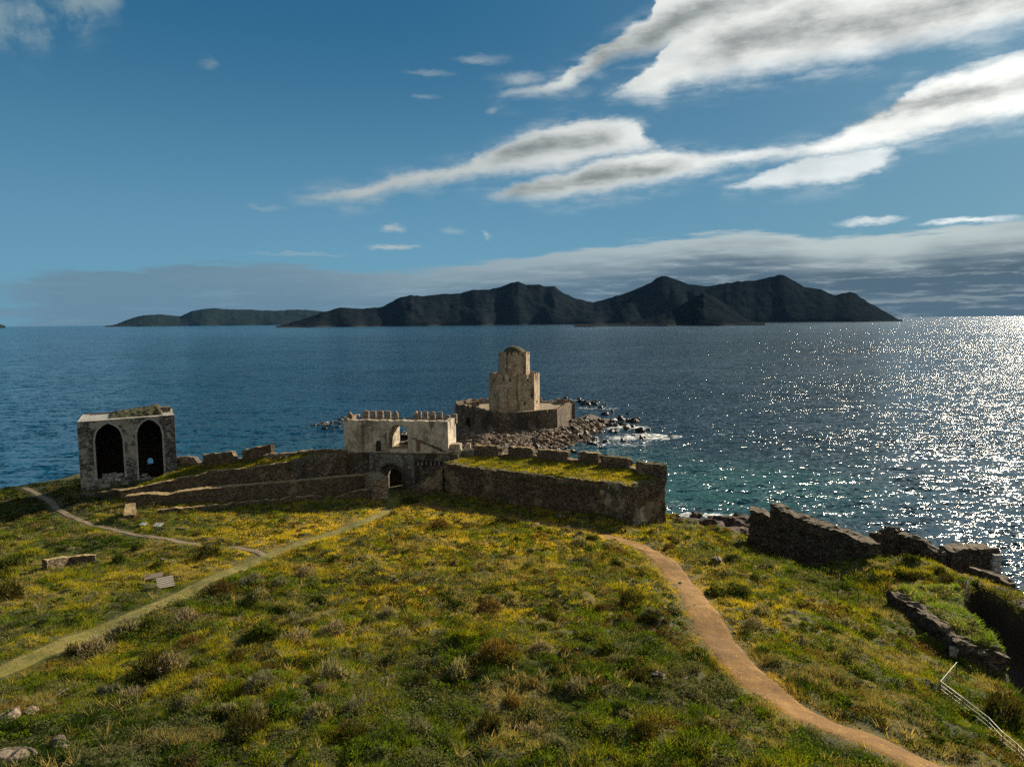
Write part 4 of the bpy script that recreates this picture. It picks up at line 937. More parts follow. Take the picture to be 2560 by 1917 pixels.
for k, (pts, lab) in enumerate([([(1085,598,650),(1180,590,655),(1250,600,660),(1292,650,664)], 'small orange-lit broken parapet fragment just right of the arched ruin'),
        ([(1336,572,655),(1450,560,650),(1600,545,640),(1628,590,640)], 'middle parapet fragment behind the left terrace, flat topped with a broken right end'),
        ([(1694,540,622),(1720,525,620),(1950,480,595),(1966,478,595)], 'tallest parapet fragment behind the left terrace, its top rising to the right')]):
    st = []
    for x, yt, yb in pts:
        zz = 6.2+(x-1085)/900*2.1; pp = xy(*r1(x, yb), zz); st.append((*pp, zz, aty(*r1(x, yt), pp[1])[2]))
    rubble('parapet_fragment', st, .7, M_parap if k == 0 else M_low, lab, 'parapet', seed=90+k, rag=.05, jag=.08, group='parapet fragments behind the left terrace')
# small stones, ruin bits near the terrace
for (u, v, lab, sc) in [((150+1990/3.687), (980+600/3.687), 'leaning pale stone lump at the end of the tallest parapet fragment', 1.0)]:
    p = atz(u, v, 8.7); mb = MB(); stones_on(mb, p, 16, (1.6, .6, .7), .45, 9); o = mb.out('stone_heap', M_parap, None, loc=tuple(p), jit=.1, step=.4); tag(o, lab, 'stone heap')
# pale slab standing in for the lit arched opening under the recessed curtain
u_, v_ = g2(222, 965); yy = cN[1]+3.0; p = aty(u_, v_, yy); mb = MB()
fa = round_arch(0, 1.5, 0)
Oq = np.array([p[0]-.75, yy]); colwall(mb, Oq, (1, 0), (0, 1), 1.5, .25, p[2]-1.2, lambda s: p[2]-.1+.55*math.sin(math.pi*max(.02, min(.98, s/1.5))), (), 14)
o = mb.out('lit_arch_slab', M_vous, None, loc=(float(Oq[0]), float(yy), float(p[2]-1.2))); tag(o, 'pale slab standing for the lit arched opening below the dark curtain wall', 'arch')

# lone wall in the left field
p0, p1, p2_ = gat(112, 1428), gat(175, 1415), gat(238, 1396)
rubble('field_wall_remnant', [(p0[0], p0[1], p0[2]-.1, p0[2]+1.15), (p1[0], p1[1], p1[2]-.1, p1[2]+1.0), (p2_[0], p2_[1], p2_[2]-.1, p2_[2]+.45)], .6, M_low, 'isolated stone wall remnant in the green field at far left', seed=34, rag=.06, jag=.07, step=.3)

# ------------------------------------------------------------------ right-hand sea walls
r5 = lambda x, y: (1650+x/2.431, 1180+y/2.431)
zW = 7.6
wa = xy(*r5(700, 205), zW); wb = xy(*r5(1310, 430), 7.0)
wp = []
for k, t in enumerate(np.linspace(0, 1, 9)):
    q = lerp(wa, wb, t); wp.append((*q, min(1.5+t*3.5, 5), zW+.35*(k == 0)-.6*t))
rubble('sea_wall', wp, 1.7, M_sea, 'tall dark sloping rubble sea wall with slabbed top, right of the shore rocks', seed=41, rag=.09, jag=.18, step=.38, sink=1)
wt = xy(*r5(560, 222), 6.9); wt2 = xy(*r5(655, 232), 6.9)
rubble('wall_tower', [(wt[0], wt[1]+.5, 1.5, 6.9), (wt2[0]-.2, wt2[1]+.5, 1.5, 6.75), (wt2[0]+.6, wt2[1]+.2, 1.5, 5.9)], 2.0, M_sea, 'ragged square wall stub left of the tall dark sea wall', 'wall stub', seed=42, rag=.10, jag=.2, step=.38, sink=1)
p = [(*xy(*r5(a, b_), z), 2.5, z+.1*(k % 2)) for k, (a, b_, z) in enumerate([(1300, 385, 5.9), (1345, 355, 6.2), (1390, 322, 6.9), (1425, 350, 6.2), (1500, 385, 5.9), (1600, 430, 5.5), (1730, 490, 5.0)])]
rubble('rubble_wall', p, 1.1, M_sea, 'low broken sea wall with a pointed rubble peak, beyond the tall dark wall', seed=43, rag=.22, jag=.2, step=.35, sink=1.5)
p = [(*xy(*r5(a, b_), z), 1.5, z) for a, b_, z in [(1735, 460, 5.1), (1850, 446, 5.3), (1960, 452, 5.3), (2000, 470, 5.3)]]
rubble('block_house', p, 2.2, M_sea, 'dark blocky seaside wall mass ending in pale squared quoins', 'wall', seed=44, rag=.08, jag=.15, step=.4, sink=1.5)
qe = np.array(p[-1][:2]); mb = MB()
for k in range(4): mb.box((qe[0]+.1-.15*(k % 2), qe[1]-1.25, 4.9-k*.62), (.42, 0, 0), (0, .22, 0), (0, 0, .28))
o = mb.out('quoin_stones', M_vous, None, loc=(float(qe[0]), float(qe[1]-1.2), 3), jit=.05, step=.3); tag(o, 'column of pale squared quoins on the end of the blocky seaside wall', 'stone blocks')
p = [(*xy(*r5(a, b_), z), 1.5, z) for a, b_, z in [(1875, 572, 4.6), (1960, 590, 4.5), (2090, 640, 4.4), (2130, 680, 4.2)]]
rubble('low_sea_wall', p, .9, M_sea, 'short pale-topped sea wall in front of the blocky seaside wall', seed=45, rag=.08, jag=.13, sink=1.5)
p = [(*xy(*r5(a, b_), z), 0, z) for a, b_, z in [(1962, 690, 4.7), (2060, 722, 4.7), (2212, 795, 4.7)]]
dv_ = np.array(p[-1][:2])-np.array(p[-2][:2]); dv_ /= np.linalg.norm(dv_)
p += [(p[-1][0]-.2, p[-1][1]-8, 0, 4.6), (p[-1][0]-.6, p[-1][1]-20, 0, 4.8), (p[-1][0]-1.0, p[-1][1]-36, 0, 5)]
rubble('outer_sea_wall', p, 1.4, M_sea, 'outermost dark sea wall beyond the deep black ditch at the right edge', seed=46, rag=.10, jag=.18, sink=1.5)
# ledge wall
LP = [atz(*r5(a, b_), 6.5) for a, b_ in [(1425, 722), (1560, 790), (1720, 905), (1860, 1020), (1905, 1050)]]
rubble('ledge_wall', [(q[0]-.3, q[1]-.2, 4.6, 6.45+.12*math.sin(k*2)) for k, q in enumerate(LP)], 1.0, M_sea, 'leaning grey rubble wall holding up the bright green ledge at right', seed=47, rag=.14, jag=.2, step=.33, sink=1)
LP2 = [atz(*r5(a, b_), 6.3) for a, b_ in [(1905, 1052), (2000, 1075), (2088, 1072)]]
rubble('ledge_end_wall', [(q[0], q[1]-.1, 4.6, 6.2) for q in LP2], .9, M_sea, 'rocky near end of the bright green ledge beside the ditch', seed=48, rag=.2, jag=.22, step=.33, sink=1.5)
# pale stone set in the ledge wall
q = atz(*r5(1815, 1050), 6.0); mb = MB(); mb.box(q+np.array([-.55, -.4, -.4]), (.28, -.1, 0), (.1, .2, 0), (0, 0, .4)); o = mb.out('pale_block', M_vous, None, loc=tuple(q), jit=.1, step=.3); tag(o, 'pale upright block near the low end of the ledge wall', 'stone block')

# ------------------------------------------------------------------ islet: ground, platform and tower
r3 = lambda x, y: (1100+x/4.096, 840+y/4.096)
IS = [atz(u, v, 0)[:2] for u, v in [(1427,1111),(1466,1104),(1490,1084),(1512,1068),(1530,1052),(1500,1040),(1465,1024),(1440,1016)]]
ISL = [(-14, 117), (6, 117), (9, 128), (7, 137)]+[atz(1370, 1124, 0)[:2]]+IS+[(17, 205), (5, 212), (-10, 210), (-19, 200), (-22, 186), (-20, 165), (-19, 140)]
def islet(x, y):
    sd = sdist(x, y, ISL)+fbm(x*.12, y*.12, 0, 3, 61)*1.6
    z = 2.3*sst(1.0, -9.0, sd)+.5*sst(-6, -16, sd)+fbm(x*.4, y*.4, 0, 4, 62)*.35-.15
    return np.where(sd > 1.0, z-1.6*sst(1, 3, sd), z)
ix_ = np.arange(-28, 46, .6); iy_ = np.arange(116, 216, .6); GX2, GY2 = np.meshgrid(ix_, iy_); GZ2 = islet(GX2, GY2)
M_islet = stone('islet_shingle', (.045,.035,.027), (.12,.095,.072), (.24,.19,.15), 1.1, bump=.3, flat=(1,1,1))
nX = len(ix_); i, j = np.meshgrid(np.arange(len(iy_)-1), np.arange(nX-1), indexing='ij'); Fq = np.stack([i*nX+j, i*nX+j+1, (i+1)*nX+j+1, (i+1)*nX+j], -1).reshape(-1, 4)
keep = GZ2.ravel()[Fq].max(1) > -.6
o = nmesh('islet_ground', np.stack([GX2, GY2, GZ2], -1).reshape(-1, 3), Fq[keep], M_islet, smooth=True); tag(o, kind='structure')

plat = empty('tower_platform', (0.5, 186, 2.0)); tag(plat, 'low many-sided stone platform wall carrying the sea tower above the boulders', 'platform')
zP0, zPF = 1.0, 6.35
PP = [xy(*r3(168, 922), 2.0), xy(*r3(345, 955), 2.0), xy(*r3(490, 985), 2.0), xy(*r3(740, 1003), 1.8), xy(*r3(1200, 962), 1.7), xy(*r3(1350, 880), 1.7)]
PP = [np.array(q) for q in PP]+[np.array(q) for q in [(17.5, 197), (13, 203), (5, 206), (-5, 206), (-12, 202), (-16, 195)]]
tops = [8.3, 7.7, 7.2, 7.15, 7.25, 7.6, 7.7, 7.7, 7.7, 7.7, 7.9, 8.1]
nP = len(PP)
for k in range(nP):
    a, b_ = PP[k], PP[(k+1) % nP]; ev = b_-a; L_ = float(np.linalg.norm(ev)); ev = ev/L_; nv_ = np.array([-ev[1], ev[0]])
    mb = MB(); za, zb_ = tops[k], tops[(k+1) % nP]
    ops = []
    if k == 0:
        s_c = L_*.70; hw = .95; ops = [(s_c-hw, s_c+hw, 2.2, round_arch(s_c-hw, s_c+hw, 4.0))]
    if k == 3: ops = [(L_*.78, L_*.78+.75, 6.5, 7.0)]
    base_top = (lambda s, za=za, zb_=zb_, L_=L_, k=k: za+(zb_-za)*s/L_+(.06 if k == 3 else .38)*float(vn(s*1.1, k*3.3, 0, 9))) if k in (0, 1, 2, 3) else (lambda s: 6.75)
    colwall(mb, a, ev, nv_, L_, 1.0, zP0-.6, base_top, ops, 14); mb.out('outer_wall', M_plat if k < 6 else M_parap, plat, jit=.12, seed=k, step=1.1)
    if k == 0:
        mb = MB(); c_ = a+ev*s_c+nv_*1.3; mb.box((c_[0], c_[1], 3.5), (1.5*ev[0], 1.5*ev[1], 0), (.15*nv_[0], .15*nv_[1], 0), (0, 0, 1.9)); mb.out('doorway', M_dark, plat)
        mb = MB(); arch_rim(mb, a, ev, nv_, s_c-hw, s_c+hw, 2.2, ops[0][3], .3, .07, .3); mb.out('arch_ring', M_plat, plat)
    if k >= 4:   # parapet blocks with gaps
        nm = max(2, int(L_/(1.7 if k == 4 else 3.2)))
        for q in range(nm):
            if k in (7, 8) and q == 0: continue
            s0 = L_*(q+.06)/nm; s1 = L_*(q+.94)/nm-.25; mb = MB()
            colwall(mb, a+ev*s0+nv_*.25, ev, nv_, s1-s0, .5, 6.5, lambda s: za+.12*math.sin(s*2+q), (), 5); mb.out('merlon', M_parap, plat, jit=.09, seed=k*7+q, step=.7)
# irregular uprights on the left front
for x, yt, yb, wd in [(258, 660, 735, .75), (300, 682, 735, 1.3), (345, 672, 730, 1.5), (380, 665, 725, 1.2)]:
    u, v = r3(x, yb); P_ = atz(u, v, 6.9)+np.array([0, 1.5 if wd < 1 else 7, 0]); zz = aty(*r3(x, yt), P_[1])[2]; P_[0] = aty(*r3(x, yb), P_[1])[0]
    mb = MB(); mb.box((P_[0], P_[1], (6.2+zz)/2), (wd/2, .05, 0), (-.05, .35, 0), (0, 0, (zz-6.2)/2)); mb.out('merlon', M_gatelow if wd < 1 else M_parap, plat, jit=.12, seed=int(x), step=.6)
mb = MB(); inn = [q+(np.array([.5, 187])-q)/np.linalg.norm(np.array([.5, 187])-q)*.6 for q in PP]
mb.prism([tuple(q) for q in inn], 5.9, [zPF]*nP); mb.out('floor', stone('platform_floor', (.14,.12,.06), (.30,.24,.15), (.40,.33,.22), 1.5, bump=.05, flat=(1,1,1)), plat)
setbase(plat)
tower = empty('sea_tower', (.55, 186, zPF)); tag(tower, 'two-tiered octagonal stone sea tower with battlements and a small dome', 'tower')
TC = np.array([aty(*r3(762, 600), 186)[0], 186.0])
def octa(R_, rot=0.0): return [TC+R_*np.array([math.cos(rot+k*math.pi/4), math.sin(rot+k*math.pi/4)]) for k in range(8)]
def zat3(y_, yy_): return aty(*r3(700, y_), yy_)[2]
R1 = 6.7; R2 = 4.12
zl1 = zat3(480, 180); zl2 = zat3(398, 180); zu1 = zat3(205, 182.5); zu2 = zat3(170, 182.5); zdm = zat3(108, 186)
rt = math.radians(4)
def drum(R_, z0, z1, nm, m, rot=rt):
    mb = MB(); pl = octa(R_, rot); nn = 8
    mb.prism([tuple(p) for p in pl], z0, z1); return mb.out(nm, m, tower, jit=.06, step=1.6, seed=int(R_))
drum(R1, 5.8, zl1, 'lower_drum', M_tower); drum(R2, zl1-.2, zu1, 'upper_drum', M_tower)
def battle(R_, z0, z1, per, gap, th, par):
    pl = octa(R_, rt)
    for k in range(8):
        a, b_ = pl[k], pl[(k+1) % 8]; ev = b_-a; L_ = float(np.linalg.norm(ev)); ev = ev/L_; nv_ = np.array([-ev[1], ev[0]])
        mb = MB(); colwall(mb, a, ev, nv_, L_, th, z0-.05, z0+par, (), 2); mb.out('parapet', M_tower, tower)
        for q in range(per):
            s0 = L_*(q)/per+(gap/2 if q else .02); s1 = L_*(q+1)/per-(gap/2 if q < per-1 else .02); mb = MB(); Lm = s1-s0
            h = z1+.12*vn(k*3.1, q*1.7, 0, 4)
            colwall(mb, a+ev*s0+nv_*.01, ev, nv_, Lm, th-.02, z0+par-.05, lambda s: float(h)-.35*(abs(s-Lm/2)/(Lm/2))**2, (), 6); mb.out('merlon', M_tower, tower, jit=.05, seed=k*5+q)
battle(R1, zl1, zl2+.2, 3, .68, .5, .25); battle(R2, zu1, zu2+.15, 3, .42, .35, .1)
bm = bmesh.new(); bmesh.ops.create_uvsphere(bm, u_segments=28, v_segments=14, radius=1)
Rd = 3.25; hd = zdm-zu1+.2
V = np.array([v.co for v in bm.verts]); Fd = [tuple(v.index for v in f.verts) for f in bm.faces if sum(v.co.z for v in f.verts)/len(f.verts) > -.15]; bm.free()
V = V*np.array([Rd, Rd, hd*1.0])+np.array([*TC, zu1-.1]); V = V+np.stack([fbm(V[:, 0], V[:, 1], V[:, 2], 3, q)*.18 for q in range(3)], 1)
nmesh('dome', V, Fd, M_dome, tower, smooth=True)
# window slits and door
def on_face(k, R_, frac, z0, z1, wd, nm):
    pl = octa(R_, rt); a, b_ = pl[k], pl[(k+1) % 8]; ev = b_-a; L_ = np.linalg.norm(ev); ev = ev/L_; nv_ = np.array([-ev[1], ev[0]]); c_ = a+ev*L_*frac
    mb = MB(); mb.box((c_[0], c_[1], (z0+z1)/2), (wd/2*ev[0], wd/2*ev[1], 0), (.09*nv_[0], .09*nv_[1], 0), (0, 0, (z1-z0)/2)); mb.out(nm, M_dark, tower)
on_face(6, R1, .47, zat3(700, 181), zat3(678, 181), .6, 'window')
on_face(6, R1, .86, zat3(628, 181), zat3(600, 181), .55, 'window')
on_face(7, R1, .5, zat3(700, 181), zat3(678, 181), .5, 'window')
setbase(tower)

# ------------------------------------------------------------------ rocks
def rock_mesh(name, seed, flat=.7, sub=2, rough=.28, long_=1.0, m=None):
    bm = bmesh.new(); bmesh.ops.create_icosphere(bm, subdivisions=sub, radius=1)
    P = np.array([v.co for v in bm.verts]); n = fbm(P[:, 0]*1.1+seed*3.7, P[:, 1]*1.1, P[:, 2]*1.1, 3, seed)
    k = vn(P[:, 0]*2.6, P[:, 1]*2.6, P[:, 2]*2.6, seed+5)
    P = P*(1+n*rough*2+k*rough*.4)[:, None]*np.array([long_, 1, flat])
    for v, q in zip(bm.verts, P): v.co = q
    me = bpy.data.meshes.new(name); bm.to_mesh(me); bm.free(); me.materials.append(m); return me
def inst(name, me, loc, sc, rot, label, cat, group=None):
    o = link(bpy.data.objects.new(name, me)); o.location = loc; o.scale = sc if hasattr(sc, '__len__') else (sc, sc, sc); o.rotation_euler = rot
    return tag(o, label, cat, group)
R = random.Random(11)
BM = [rock_mesh('boulder', k, R.uniform(.55, .85), 2, .30, R.uniform(1.1, 1.7), M_boul) for k in range(7)]
WM = [rock_mesh('wet_rock', 20+k, R.uniform(.6, 1.1), 2, .42, R.uniform(1, 1.6), M_wet) for k in range(6)]
SM = [rock_mesh('shore_rock', 40+k, R.uniform(.5, .8), 3, .40, R.uniform(1, 1.8), M_rockb) for k in range(5)]
PPp = [tuple(q) for q in PP]
def isl_z(x, y): return float(islet(np.array([x]), np.array([y]))[0])
n = 0; t_ = 0; zones = {0: 0, 1: 0, 2: 0}
while n < 210 and t_ < 20000:
    t_ += 1; x, y = R.uniform(-12, 30), R.uniform(128, 200)
    sdp = float(sdist(np.array([x]), np.array([y]), PPp)[0]); sdi = float(sdist(np.array([x]), np.array([y]), ISL)[0])
    if sdp < .9 or sdi > -.3 or sdp > 22: continue
    u, v = projv(np.array([x, y, 1.5]))
    if u < 1150 or (u < 1330 and v < 1100 and R.random() < .5): continue
    z = isl_z(x, y); s = R.uniform(.38, .80)*(1.35 if R.random() < .12 else 1)
    lab, g = ((('big' if s > .85 else 'mid-sized' if s > .55 else 'small')+' tan boulder in the heap right of the tower platform', ('big' if s > .85 else 'mid-sized' if s > .55 else 'small')+' boulders right of the platform') if x > 12 else
              (('big' if s > .85 else 'mid-sized' if s > .55 else 'small')+' tan boulder between the tower platform and the '+('gate' if x < 1 else 'rampart'), ('big' if s > .85 else 'mid-sized' if s > .55 else 'small')+' boulders in front of the platform by the '+('gate' if x < 1 else 'rampart')))
    inst('boulder', R.choice(BM), (x, y, z+.25*s), (s, s*R.uniform(.8, 1.1), s), (R.uniform(-.4, .4), R.uniform(-.4, .4), R.uniform(0, 6.3)), lab, 'boulder', g); n += 1
n = 0
wetspots = [(1440,1000,26,9),(1475,1005,20,8),(1400,1008,20,8),(1500,1052,60,18),(1545,1060,55,12),(1450,1078,30,20),(1480,1100,40,14),(1400,1118,60,12),(1560,1050,40,8)]
outer = [(1450,1003),(1462,1006),(1488,1003),(1475,1018),(1502,1020),(1512,1035),(1530,1028),(1552,1042),(1570,1052),(1590,1048),(1541,1080),(1528,1078),(1600,1078),(1622,1074),(1607,1095),(1502,1118),(1560,1100),(1585,1088),(1484,1102),(1515,1104),(1395,1006),(1376,1004),(1515,1010),(1570,1035),(1420,1030)]
for (u, v) in outer:
    p = atz(u, v, .1); s = R.uniform(.4, 1.0); inst('wet_rock', R.choice(WM), (p[0], p[1], .15), (s*1.2, s, s*.9), (0, 0, R.uniform(0, 6)), 'black wet rock standing in the surf off the boulder heap', 'rock', 'wet rocks in the surf')
for (cu, cv, ru_, rv_) in wetspots:
    for _ in range(8):
        u = cu+R.gauss(0, ru_*.5); v = cv+R.gauss(0, rv_*.4); p = atz(u, v, .6); s = R.uniform(.4, 1.0); z = max(-.1, isl_z(p[0], p[1]))
        inst('wet_rock', R.choice(WM), (p[0], p[1], z+.3*s), (s*1.2, s, s), (R.uniform(-.3, .3), 0, R.uniform(0, 6)), 'black wet rock at the seaward rim of the boulder heap', 'rock', 'wet rocks at the rim')
# finer rubble between the boulders: one mass
base = []; Fs = []
for k in range(3200):
    x, y = R.uniform(-14, 32), R.uniform(126, 205); base.append((x, y))
bx = np.array(base); sdp = sdist(bx[:, 0], bx[:, 1], PPp); sdi = sdist(bx[:, 0], bx[:, 1], ISL); ok = (sdp > .4) & (sdi < 1.0); bx = bx[ok]
bz = islet(bx[:, 0], bx[:, 1])
ico = bmesh.new(); bmesh.ops.create_icosphere(ico, subdivisions=1, radius=1); IV = np.array([v.co for v in ico.verts]); IF = np.array([[v.index for v in f.verts] for f in ico.faces]); ico.free()
def scatter(name, pts, z, smin, smax, m, seed, lab=None):
    g = np.random.default_rng(seed); N = len(pts); s = g.uniform(smin, smax, N)
    a = g.uniform(0, 6.28, N); fl = g.uniform(.5, .9, N); lg = g.uniform(1, 1.6, N)
    V = IV[None]*(1+g.uniform(-.25, .25, (N, len(IV), 1))); V = V*np.stack([s*lg, s, s*fl], 1)[:, None]
    ca, sa_ = np.cos(a)[:, None], np.sin(a)[:, None]; X_ = V[..., 0]*ca-V[..., 1]*sa_; Y_ = V[..., 0]*sa_+V[..., 1]*ca
    V = np.stack([X_+pts[:, 0:1], Y_+pts[:, 1:2], V[..., 2]+(z+s*.15)[:, None]], -1).reshape(-1, 3)
    Fq = (IF[None]+np.arange(N)[:, None, None]*len(IV)).reshape(-1, 3)
    o = nmesh(name, V, Fq, m); tag(o, lab, None, None, 'stuff'); return o
scatter('rubble', bx, bz, .18, .55, M_boul, 3, 'small tan stones filling the gaps between the boulders around the tower platform')
# skerry left of the gate, and the rock seen through the arch
for (u, v, s) in [(788,1062,1.1),(806,1060,1.5),(822,1064,1.2),(838,1056,1.0),(852,1050,1.6),(858,1046,1.0),(812,1071,1.1),(845,1068,1.3),(832,1072,.8),(770,1069,.7),(858,1060,1.3)]:
    p = atz(u, v, 0); inst('wet_rock', R.choice(WM), (p[0], p[1], .0), (s*1.05, s*.7, s*.42), (0, 0, R.uniform(0, 6)), 'dark flat skerry rock in the sea left of the gate', 'rock', 'skerry left of the gate')
p = atz(1010, 1097, 0); inst('wet_rock', WM[1], (p[0], p[1], .4), (2.0, 1.6, 1.3), (0, 0, .4), 'large dark sea rock seen through the gate arch', 'rock')
# brown shore rocks between rampart and sea wall
for k, (u, v, s, fz) in enumerate([(1715,1312,2.3,.9),(1690,1300,1.2,.9),(1752,1310,1.9,.8),(1795,1322,1.7,.8),(1838,1305,2.2,.9),(1825,1330,1.9,.8),(1862,1330,1.5,.8),(1765,1335,1.6,.6),(1733,1335,1.7,.6),(1700,1335,1.5,.6),(1850,1290,1.1,.9),(1780,1290,.8,.9),(1740,1284,.9,1.0),(1812,1292,.9,.8)]):
    p = atz(u, v, 1.2); inst('shore_rock', SM[k % 5], (p[0], p[1], .9), (s, s*.8, s*fz), (0, 0, R.uniform(0, 6)), ['largest brown shore rock, against the foot of the rampart corner','small brown shore rock seaward of the largest one by the rampart','second brown shore rock right of the rampart corner','brown shore rock in the middle of the cove','wide brown rock at the water beside the ragged wall stub','brown rock just inland of the wide one beside the wall stub','brown rock touching the foot of the ragged wall stub','low flat brown rock on the grass edge, middle of the cove','low flat brown rock on the grass edge, left part of the cove','low flat brown rock under the rampart corner','small brown rock in the surf nearest the wall stub','small brown rock in the surf at mid cove','small upright brown rock in the surf left of mid cove','small brown rock in the surf right of mid cove'][k], 'rock', 'brown shore rocks')
pts = np.array([atz(R.uniform(1685, 1875), R.uniform(1285, 1345), 1.0)[:2] for _ in range(420)])
scatter('shore_shingle', pts, np.maximum(gz_fast(pts[:, 0], pts[:, 1]), .1), .15, .42, M_rockb, 5, 'brown shingle on the small cove below the rampart end')
# loose stones: along the dirt path and in the scrub
sg = R.uniform
def along(L, wd, n_, k):
    g = np.random.default_rng(k); i_ = g.integers(0, len(L)-1, n_); f_ = g.random((n_, 1)); p_ = L[i_]*(1-f_)+L[i_+1]*f_+g.normal(0, wd*.33, (n_, 2)); return p_
pts = np.concatenate([along(L_dirt, 2.6, 420, 1), along(L_foot, 1.2, 140, 2), along(L_track, 1.8, 60, 3)])
scatter('gravel', pts, gz_fast(pts[:, 0], pts[:, 1])+.02, .015, .055, M_ledge, 7, 'loose pale stones scattered along the paths')
pts = np.stack([np.random.default_rng(8).normal(-4, 9, 260), np.random.default_rng(9).normal(58, 9, 260)], 1)
scatter('field_stones', pts, gz_fast(pts[:, 0], pts[:, 1])+.10, .05, .15, M_ledge, 8, 'small pinkish stones showing between the low shrubs of the middle scrub')
# pale outcrop at the bottom left corner
p = gat(40, 1905); me = rock_mesh('outcrop', 71, .42, 4, .30, 1.5, M_ledge); inst('rock_outcrop', me, (p[0]-.5, p[1]-.9, p[2]-.05), (1.5, 1.3, 1.3), (0, .06, .35), 'large pale flat rock outcrop in the bottom left corner', 'rock')
for (u, v, s, lab) in [(70, 1790, .30, 'small pinkish stone beside scrub above the pale corner outcrop'), (30, 1800, .42, 'grey stone lump at the far left edge above the corner outcrop'), (150, 1872, .35, 'small pale stone just right of the corner outcrop')]:
    p = gat(u, v); inst('stone', rock_mesh('stone', int(u), .7, 3, .35, 1.3, M_ledge), (p[0], p[1], p[2]+.15), s, (0, 0, u), lab, 'stone')
for (u, v, s, lab) in [(1649,1689,.22,'small white stone among grey bushes left of the dirt path'), (1338,1745,.13,'tiny white stone low in the middle scrub'), (405,1400,.16,'tiny white stone in the grass above the pallet'), (1792,1403,.55,'pale flat rock in the grass right of the dirt path'), (1400,1294,.55,'pale flat slab in the shade below the rampart'), (455,1325,.45,'pale low stone block in the grass right of the sign panels')]:
    p = gat(u, v); inst('stone', rock_mesh('stone', int(u), .5, 2, .3, 1.5, M_ledge), (p[0], p[1], p[2]+.25*s+.05), s, (0, 0, u), lab, 'stone')

# ------------------------------------------------------------------ signs, boards, pallet
def sign(u0, v0, ub, vb, wd, hg, leg, label):
    g_ = gat(ub, vb); r = empty('info_sign', tuple(g_)); tag(r, label, 'sign')
    topz = aty(u0, v0, g_[1])[2]-g_[2]; mb = MB(); az_ = -.25
    ex = np.array([math.cos(az_), math.sin(az_), 0]); tl = np.array([-math.sin(az_)*.95, math.cos(az_)*.95, .30])
    mb.box((0, 0, topz), ex*wd/2, tl*hg/2, np.cross(ex, tl)*.02); mb.out('panel', M_sign, r)
    mb = MB(); mb.box(np.array([0, 0, topz])+np.cross(ex, tl)*.026, ex*wd*.04, tl*hg*.44, np.cross(ex, tl)*.004); mb.out('panel_divider', M_post, r)
    for s in leg: mb = MB(); mb.tube((ex[0]*s, ex[1]*s, -.2), (ex[0]*s, ex[1]*s, topz-.04), .045, 8); mb.out('leg', M_post, r)
sign(359, 1309, 360, 1331, .78, .62, (0,), 'smaller white tilted sign panel on a single post, left of the pair')
sign(397, 1311, 397, 1332, 1.02, .72, (-.28, .28), 'larger white tilted sign panel on two posts, right of the pair')
p = gat(414, 1466); pal = empty('wooden_pallet', (p[0], p[1], p[2]+.35), .55); tag(pal, 'bleached slatted wooden pallet lying tilted beside the grass track', 'pallet')
for k in range(6): mb = MB(); mb.box((0, -.62+k*.25, .06), (.66, 0, 0), (0, .085, 0), (0, 0, .016)); mb.out('slat', M_wood, pal).rotation_euler = (.35, 0, 0)
for s in (-.55, 0, .55): mb = MB(); mb.box((s, 0, -.02), (.05, 0, 0), (0, .7, 0), (0, 0, .055)); mb.out('bearer', M_plank, pal).rotation_euler = (.35, 0, 0)
p = gat(385, 1450); mb = MB(); mb.box((p[0], p[1], p[2]+.35), (.72, .30, .05), (-.14, .30, .10), (0, 0, .03)); mb.box((p[0]-.1, p[1]-.3, p[2]+.2), (.6, .25, .04), (0, .02, .0), (0, 0, .08))
o = mb.out('wooden_board', M_plank, None, loc=tuple(p)); tag(o, 'pale plank board lying behind the slatted pallet', 'board')
p = gat(155, 1742); mb = MB(); mb.tube((p[0]-.25, p[1]-.25, p[2]+.12), (p[0]+.25, p[1]+.3, p[2]+.35), .035); o = mb.out('bleached_stick', M_sign, None, loc=tuple(p)); tag(o, 'short white stick poking from the grass near the lower left', 'stick')

# ------------------------------------------------------------------ railing and wire fences
r7 = lambda x, y: (1900+x/3.352, 1450+y/3.352)
rail = empty('metal_railing', tuple(gat(2351, 1732))); tag(rail, 'white three-bar metal railing descending along the slope at the lower right', 'railing')
b0 = gat(*r7(1510, 950)); rh = aty(*r7(1518, 845), b0[1])[2]-b0[2]
line = [b0]+[gat(*r7(a, b_)) for a, b_ in [(1700, 1095), (1912, 1268), (2030, 1395), (2150, 1500), (2330, 1690)]]
for k, q in enumerate(line):
    mb = MB(); mb.tube((q[0], q[1], q[2]-.3), (q[0], q[1], q[2]+rh), .024, 8); mb.out('post', M_post, rail)
for k, hh_ in enumerate((1.0, .68, .36)):
    mb = MB()
    for a, b_ in zip(line[:-1], line[1:]): mb.tube((a[0], a[1], a[2]+rh*hh_), (b_[0], b_[1], b_[2]+rh*hh_), .014 if k else .020, 6)
    mb.out('rail', M_metal, rail)
e0 = b0+np.array([0, 0, rh]); e1 = aty(*r7(1650, 685), b0[1]+3.2)
for k in range(3):
    mb = MB(); a = e0-np.array([0, 0, .24*k]); b_ = e0+(e1-e0)*(1-.38*k)-np.array([0, 0, .24*k]); mb.tube(a, b_, .015, 6); mb.out('rail', M_metal, rail)
q = e1; mb = MB(); mb.tube((q[0], q[1], q[2]-1.2), q, .03, 8); mb.out('post', M_post, rail)
setbase(rail)
